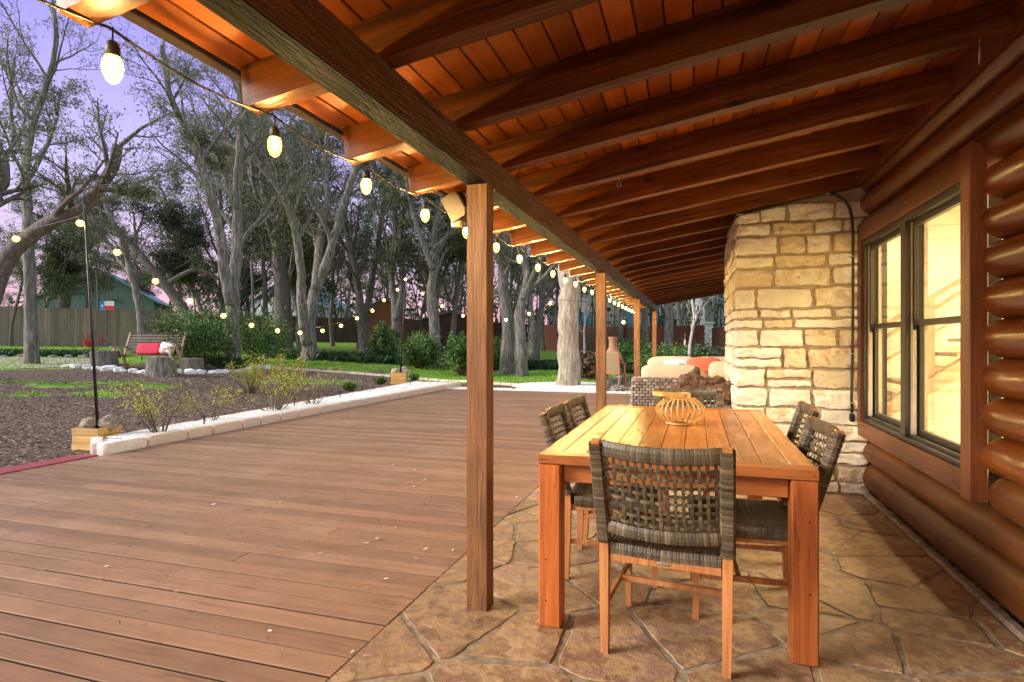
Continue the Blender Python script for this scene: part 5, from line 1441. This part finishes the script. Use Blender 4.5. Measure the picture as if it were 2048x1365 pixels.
fence('red_fence', 'red brown fence receding beside the stone pillar', gp(1424, 32), gp(1500, 17.5), 1.75, M['fencered'], .15, False, 3)
pp = gp(1418, 32.5); T = thing('stone_pillar', 'white brick fence pillar at the corner of the red fences', 'pillar', pp); b = MB(); rr = random.Random(3)
for k in range(13):
    for s_ in (0, 1): b.box(((s_ - .5) * .23 + (.02 if k % 2 else -.02), 0, .075 + k * .15), (.215, .44, .135), tint=rr.random(), bev=.01)
b.build('brickwork', M['whitestone'], T); b = MB(); b.box((0, 0, 2.02), (.56, .56, .08), bev=.01); b.build('cap', M['whitestone'], T)

# buildings
def hut(name, label, c, rz, W, D, H, RH, wm, rm, win=(), cat='house', over=.3):
    T = thing(name, label, cat, c, rz); b = MB(); n = int(H / .18)
    for i in range(n): b.box((0, 0, H * (i + .5) / n), (W - .004 * (i % 2), D - .004 * (i % 2), H / n - .012), tint=rng.random())
    b.box((0, 0, H / 2), (W - .03, D - .03, H), tint=.3)
    b.add([(-W / 2, -D / 2, H), (W / 2, -D / 2, H), (0, -D / 2, H + RH), (-W / 2, D / 2, H), (W / 2, D / 2, H), (0, D / 2, H + RH)], [(0, 1, 2), (4, 3, 5)], .5)
    b.build('wall', wm, T)
    b = MB(); t_ = .08; e = over
    sl = RH / (W / 2)
    for s_ in (-1, 1):
        a = Vector((0, 0, H + RH)); z = H - e * sl; x = s_ * (W / 2 + e)
        vs = [(0, -D / 2 - e, H + RH + .02), (x, -D / 2 - e, z + .02), (x, D / 2 + e, z + .02), (0, D / 2 + e, H + RH + .02)]; vs += [(q[0], q[1], q[2] + t_) for q in vs]
        b.add(vs, [(0, 1, 2, 3), (7, 6, 5, 4), (0, 4, 5, 1), (1, 5, 6, 2), (2, 6, 7, 3)], .5)
    b.build('roof', rm, T)
    for (x, z, w, h) in win:
        b = MB(); b.box((x, -D / 2 - .02, z), (w + .16, .06, h + .16)); f = b.build('window', M['paleswall'], T); b = MB(); b.box((x, -D / 2 - .055, z), (w, .02, h)); b.build('pane', M['bluewin'], f)
    return T
p = gp(768, 38); hut('garden_shed', 'brown wooden garden shed with a gable roof', p, R(30), 2.4, 4.5, 2.3, .7, M['shed'], M['tealroof'], cat='shed', over=.12)
p = gp(905, 36); hut('garden_shed', 'dark low shed behind the broad green shrub', p, R(18), 3.2, 3, 1.9, .4, M['fencedark'], M['shingle'], cat='shed', over=.15)
p = gp(1195, 56); hut('neighbour_house', 'neighbouring house with grey shingles and a blue window', p, R(10), 9, 9, 3.3, 3.2, M['paleswall'], M['shingle'], ((-1.2, 2.4, 1.4, 1.5), (2.4, 2.4, 1.2, 1.5)))
p = gp(225, 46); hut('neighbour_house', 'neighbouring house with a pale teal roof beyond the cedar fence', p, R(40), 7, 9, 2.6, 2.2, M['farwall'], M['tealroof'])
p = gp(600, 60); hut('neighbour_house', 'small pale house glimpsed through the trunks behind the forked oak', p, R(0), 7, 7, 3, 2, M['paleswall'], M['tealroof'], ((0, 1.9, 1.2, 1.2),))
p = gp(1350, 60); hut('neighbour_house', 'white neighbouring house behind the far end of the porch', p, R(-20), 9, 8, 4.2, 2.5, M['paleswall'], M['shingle'], ((1, 2.6, 1.2, 1.4),))
# flag board on the fence
p = at(214, 612, 29.2); T = thing('flag_board', 'painted blue, white and red star flag hanging above the cedar fence', 'flag', p, R(17)); w, h = .72, .46
b = MB(); b.box((-w / 3, 0, 0), (w / 3, .02, h)); b.build('blue_field', M['flagblue'], T)
b = MB(); b.box((w / 6, 0, h / 4), (w * 2 / 3, .02, h / 2)); b.build('white_stripe', M['flagwhite'], T)
b = MB(); b.box((w / 6, 0, -h / 4), (w * 2 / 3, .02, h / 2)); b.build('red_stripe', M['flagred'], T)
b = MB(); vs = []
for k in range(10): r_ = .085 if k % 2 == 0 else .034; a_ = math.pi / 2 + k * math.pi / 5; vs.append((-w / 3 + r_ * math.cos(a_), -.013, r_ * math.sin(a_)))
vs += [(x, -.010, z) for x, y, z in vs]; b.add(vs, [tuple(range(10))] + [(k, k + 10, (k + 1) % 10 + 10, (k + 1) % 10) for k in range(10)]); b.build('star', M['flagwhite'], T)
b = MB(); b.box((0, .03, -.6), (.05, .03, 1.6)); b.build('flag_post', M['darkwood'], T)

# chiminea, wood pile, patio chair
p = gp(1226, 18.6); p.z = .02
T = thing('chiminea', 'terracotta chiminea on the far patio', 'chiminea', p); b = MB(); b.lathe([(.17, .25), (.26, .32), (.33, .48), (.33, .62), (.27, .80), (.17, .98), (.13, 1.05), (.13, 1.28), (.16, 1.33), (.16, 1.37), (.10, 1.37)], 28); b.build('clay_body', M['clay'], T, auto=35)
b = MB(); rm = Matrix.Rotation(R(20), 3, 'Z'); b.tube([rm @ Vector((.05, -.31, .52 + 0)), rm @ Vector((.07, -.40, .52))], [.2, .19], 20); b.build('mouth_rim', M['clay'], T)
b = MB(); b.tube([rm @ Vector((.07, -.395, .52)), rm @ Vector((.071, -.405, .52))], [.165, .165], 20); b.build('mouth_opening', M['iron'], T)
b = MB(); 
for a_ in (0.3, 2.4, 4.5): b.tube([(.22 * math.cos(a_), .22 * math.sin(a_), .28), (.28 * math.cos(a_), .28 * math.sin(a_), 0)], .014, 6)
b.tube([(.25 * math.cos(a_), .25 * math.sin(a_), .26) for a_ in [i * .524 for i in range(13)]], .012, 5, cap=False); b.build('iron_stand', M['iron'], T)
p = gp(1180, 19.5); T = thing('wood_pile', 'round heap of split firewood and twigs beside the thick oak', 'wood pile', p)
b = MB(); rr = random.Random(6)
for i in range(110):
    a_ = rr.uniform(0, 6.28); r_ = .5 * rr.random() ** .5; c_ = Vector((r_ * math.cos(a_), rr.uniform(-.35, .25), .46 + r_ * math.sin(a_) * .9)); dr = Vector((rr.gauss(0, .5), -1, rr.gauss(0, .4))).normalized() * rr.uniform(.12, .28); w = rr.uniform(.015, .05); b.tube([c_ - dr, c_ + dr], [w, w], rr.choice((3, 5, 6)), tint=rr.random())
b.build('firewood', M['driftwood'], T)['kind'] = 'stuff'
b = MB()
for i in range(30):
    a_ = rr.uniform(0, 6.28); c_ = Vector((.45 * math.cos(a_), -.2, .46 + .4 * math.sin(a_))); q_ = c_ + Vector((rr.gauss(0, .25), rr.gauss(0, .15), rr.gauss(0, .25))); b.tube([c_, (c_ + q_) / 2 + Vector((0, 0, .05)), q_], [.012, .01, .004], 4)
b.build('twigs', M['bark'], T)['kind'] = 'stuff'
b = MB(); b.tube([(.55 * math.cos(a_), 0, .50 + .5 * math.sin(a_)) for a_ in [i * .3 for i in range(22)]], .012, 5, cap=False); b.build('iron_hoop', M['iron'], T)
p = gp(1222, 16.2); p.z = .02
T = thing('patio_chair', 'tan sling patio armchair facing the chiminea', 'chair', p, R(-8)); b = MB()
b.box((0, -.28, .66), (.58, .03, .56), rot=Matrix.Rotation(R(12), 3, 'X'), bev=.008); b.build('backrest', M['sling'], T)
b = MB(); b.box((0, .05, .40), (.54, .54, .08), bev=.02); b.build('seat_cushion', M['navy'], T)
for sx in (-1, 1):
    b = MB(); b.tube([(sx * .31, -.36, .95), (sx * .31, -.24, .40), (sx * .31, -.34, 0)], .022, 6); b.build('leg', M['chairleg'], T)
    b = MB(); b.tube([(sx * .31, .32, 0), (sx * .31, .30, .60)], .022, 6); b.build('leg', M['chairleg'], T)
    b = MB(); b.tube([(sx * .31, .36, .60), (sx * .31, .1, .63), (sx * .31, -.3, .70)], .024, 6); b.build('armrest', M['chairleg'], T)
b = MB(); b.box((0, -.26, .36), (.6, .03, .05)); b.box((0, .30, .36), (.6, .03, .05)); b.build('frame_rail', M['chairleg'], T)
p = gp(1262, 16.6); p.z = .02; T = thing('patio_side_table', 'small dark metal side table beside the patio armchair', 'table', p); b = MB(); b.box((0, 0, .52), (.5, .5, .03), bev=.005); b.build('table_top', M['iron'], T)
for sx in (-1, 1):
    for sy in (-1, 1): b = MB(); b.tube([(sx * .22, sy * .22, .51), (sx * .22, sy * .22, 0)], .013, 5); b.build('leg', M['iron'], T)
# hanging ornaments on the pale tree
for i, (u, v, dd) in enumerate(((1370, 686, 18.8), (1384, 655, 18.8), (1392, 636, 18.9))):
    p = at(u, v, dd); b = MB(); b.blob((0, 0, 0), (.07, .07, .24), 2.2, 5, .2, 2); b.tube([(0, 0, .1), (0, 0, .3)], .004, 4)
    tag(b.build('hanging_ornament', M['almond'], loc=p, smooth=True), ('lowest pale gourd ornament hanging from the slim tree', 'middle pale ornament on the slim tree', 'topmost pale ornament on the slim tree')[i], 'ornament')
p = gp(1310, 22); T = thing('clay_pot', 'round terracotta pot among the bushes behind the sofas', 'pot', p + Vector((0, 0, .35))); b = MB(); b.lathe([(.12, 0), (.22, .12), (.25, .25), (.18, .38), (.16, .40), (.12, .40)], 20); b.build('pot_body', M['clay'], T, smooth=True); b = MB(); b.box((0, 0, -.2), (.5, .5, .4), bev=.03); b.build('pot_stand', M['rock'], T)

# dry leaves dropped on the deck and the flagstones
lv = [(427, 1011), (354, 1025), (481, 1076), (213, 1136), (205, 1161), (732, 1089), (754, 1080), (791, 1058), (834, 1120), (772, 1161), (731, 1181), (851, 1101), (689, 1121), (704, 1308), (539, 1266), (1031, 1083), (861, 1259), (905, 1103), (1033, 996), (785, 932), (830, 942), (849, 962), (827, 975), (1054, 910), (1000, 925), (640, 1110), (354, 1186), (320, 1006), (1023, 952), (560, 1006)]
rr = random.Random(2)
for i, (u, v) in enumerate(lv):
    d_ = (CAM_H) * F / (v - 682.5); p = at(u, v, d_); s_ = rr.uniform(.007, .013) * (1 + .12 * d_)
    b = MB(); vs = []
    for k in range(5):
        t = k / 4; w = s_ * .45 * math.sin(math.pi * (.08 + .84 * t)); vs += [((t - .5) * 2 * s_, -w, .004 + .006 * t * t), ((t - .5) * 2 * s_, 0, .001 + .003 * t * t), ((t - .5) * 2 * s_, w, .006 + .004 * t)]
    b.add(vs, [(a + q, a + 3 + q, a + 4 + q, a + 1 + q) for a in (0, 3, 6, 9) for q in (0, 1)], rr.random())
    o = b.build('fallen_leaf', M['petal'], loc=(p.x, p.y, .003), rot=(0, 0, rr.uniform(0, 6.28)), smooth=True); tag(o, 'small pale curled leaf lying on the porch boards', 'leaf', 'dry leaves scattered on the deck')

# twig and leaf litter on boards and stone
b = MB(); rr = random.Random(44)
for i in range(650):
    x = rr.uniform(-6.1, 1.1); y = .9 + 11 * rr.random() ** 1.4; a_ = rr.uniform(0, 6.28); l = rr.uniform(.004, .022); p = Vector((x, y, .0035)); d_ = Vector((math.cos(a_), math.sin(a_), 0)) * l
    if rr.random() < .6: b.tube([p - d_, p + d_ + Vector((0, 0, .002))], [.0012, .0008], 4, tint=rr.random())
    else: leaf(b, p + Vector((0, 0, .004)), l * .45, rr, rr.random())
tag(b.build('twig_litter', M['darkwood']), 'tiny dark twigs and crumbs scattered over deck and floor', kind='stuff')
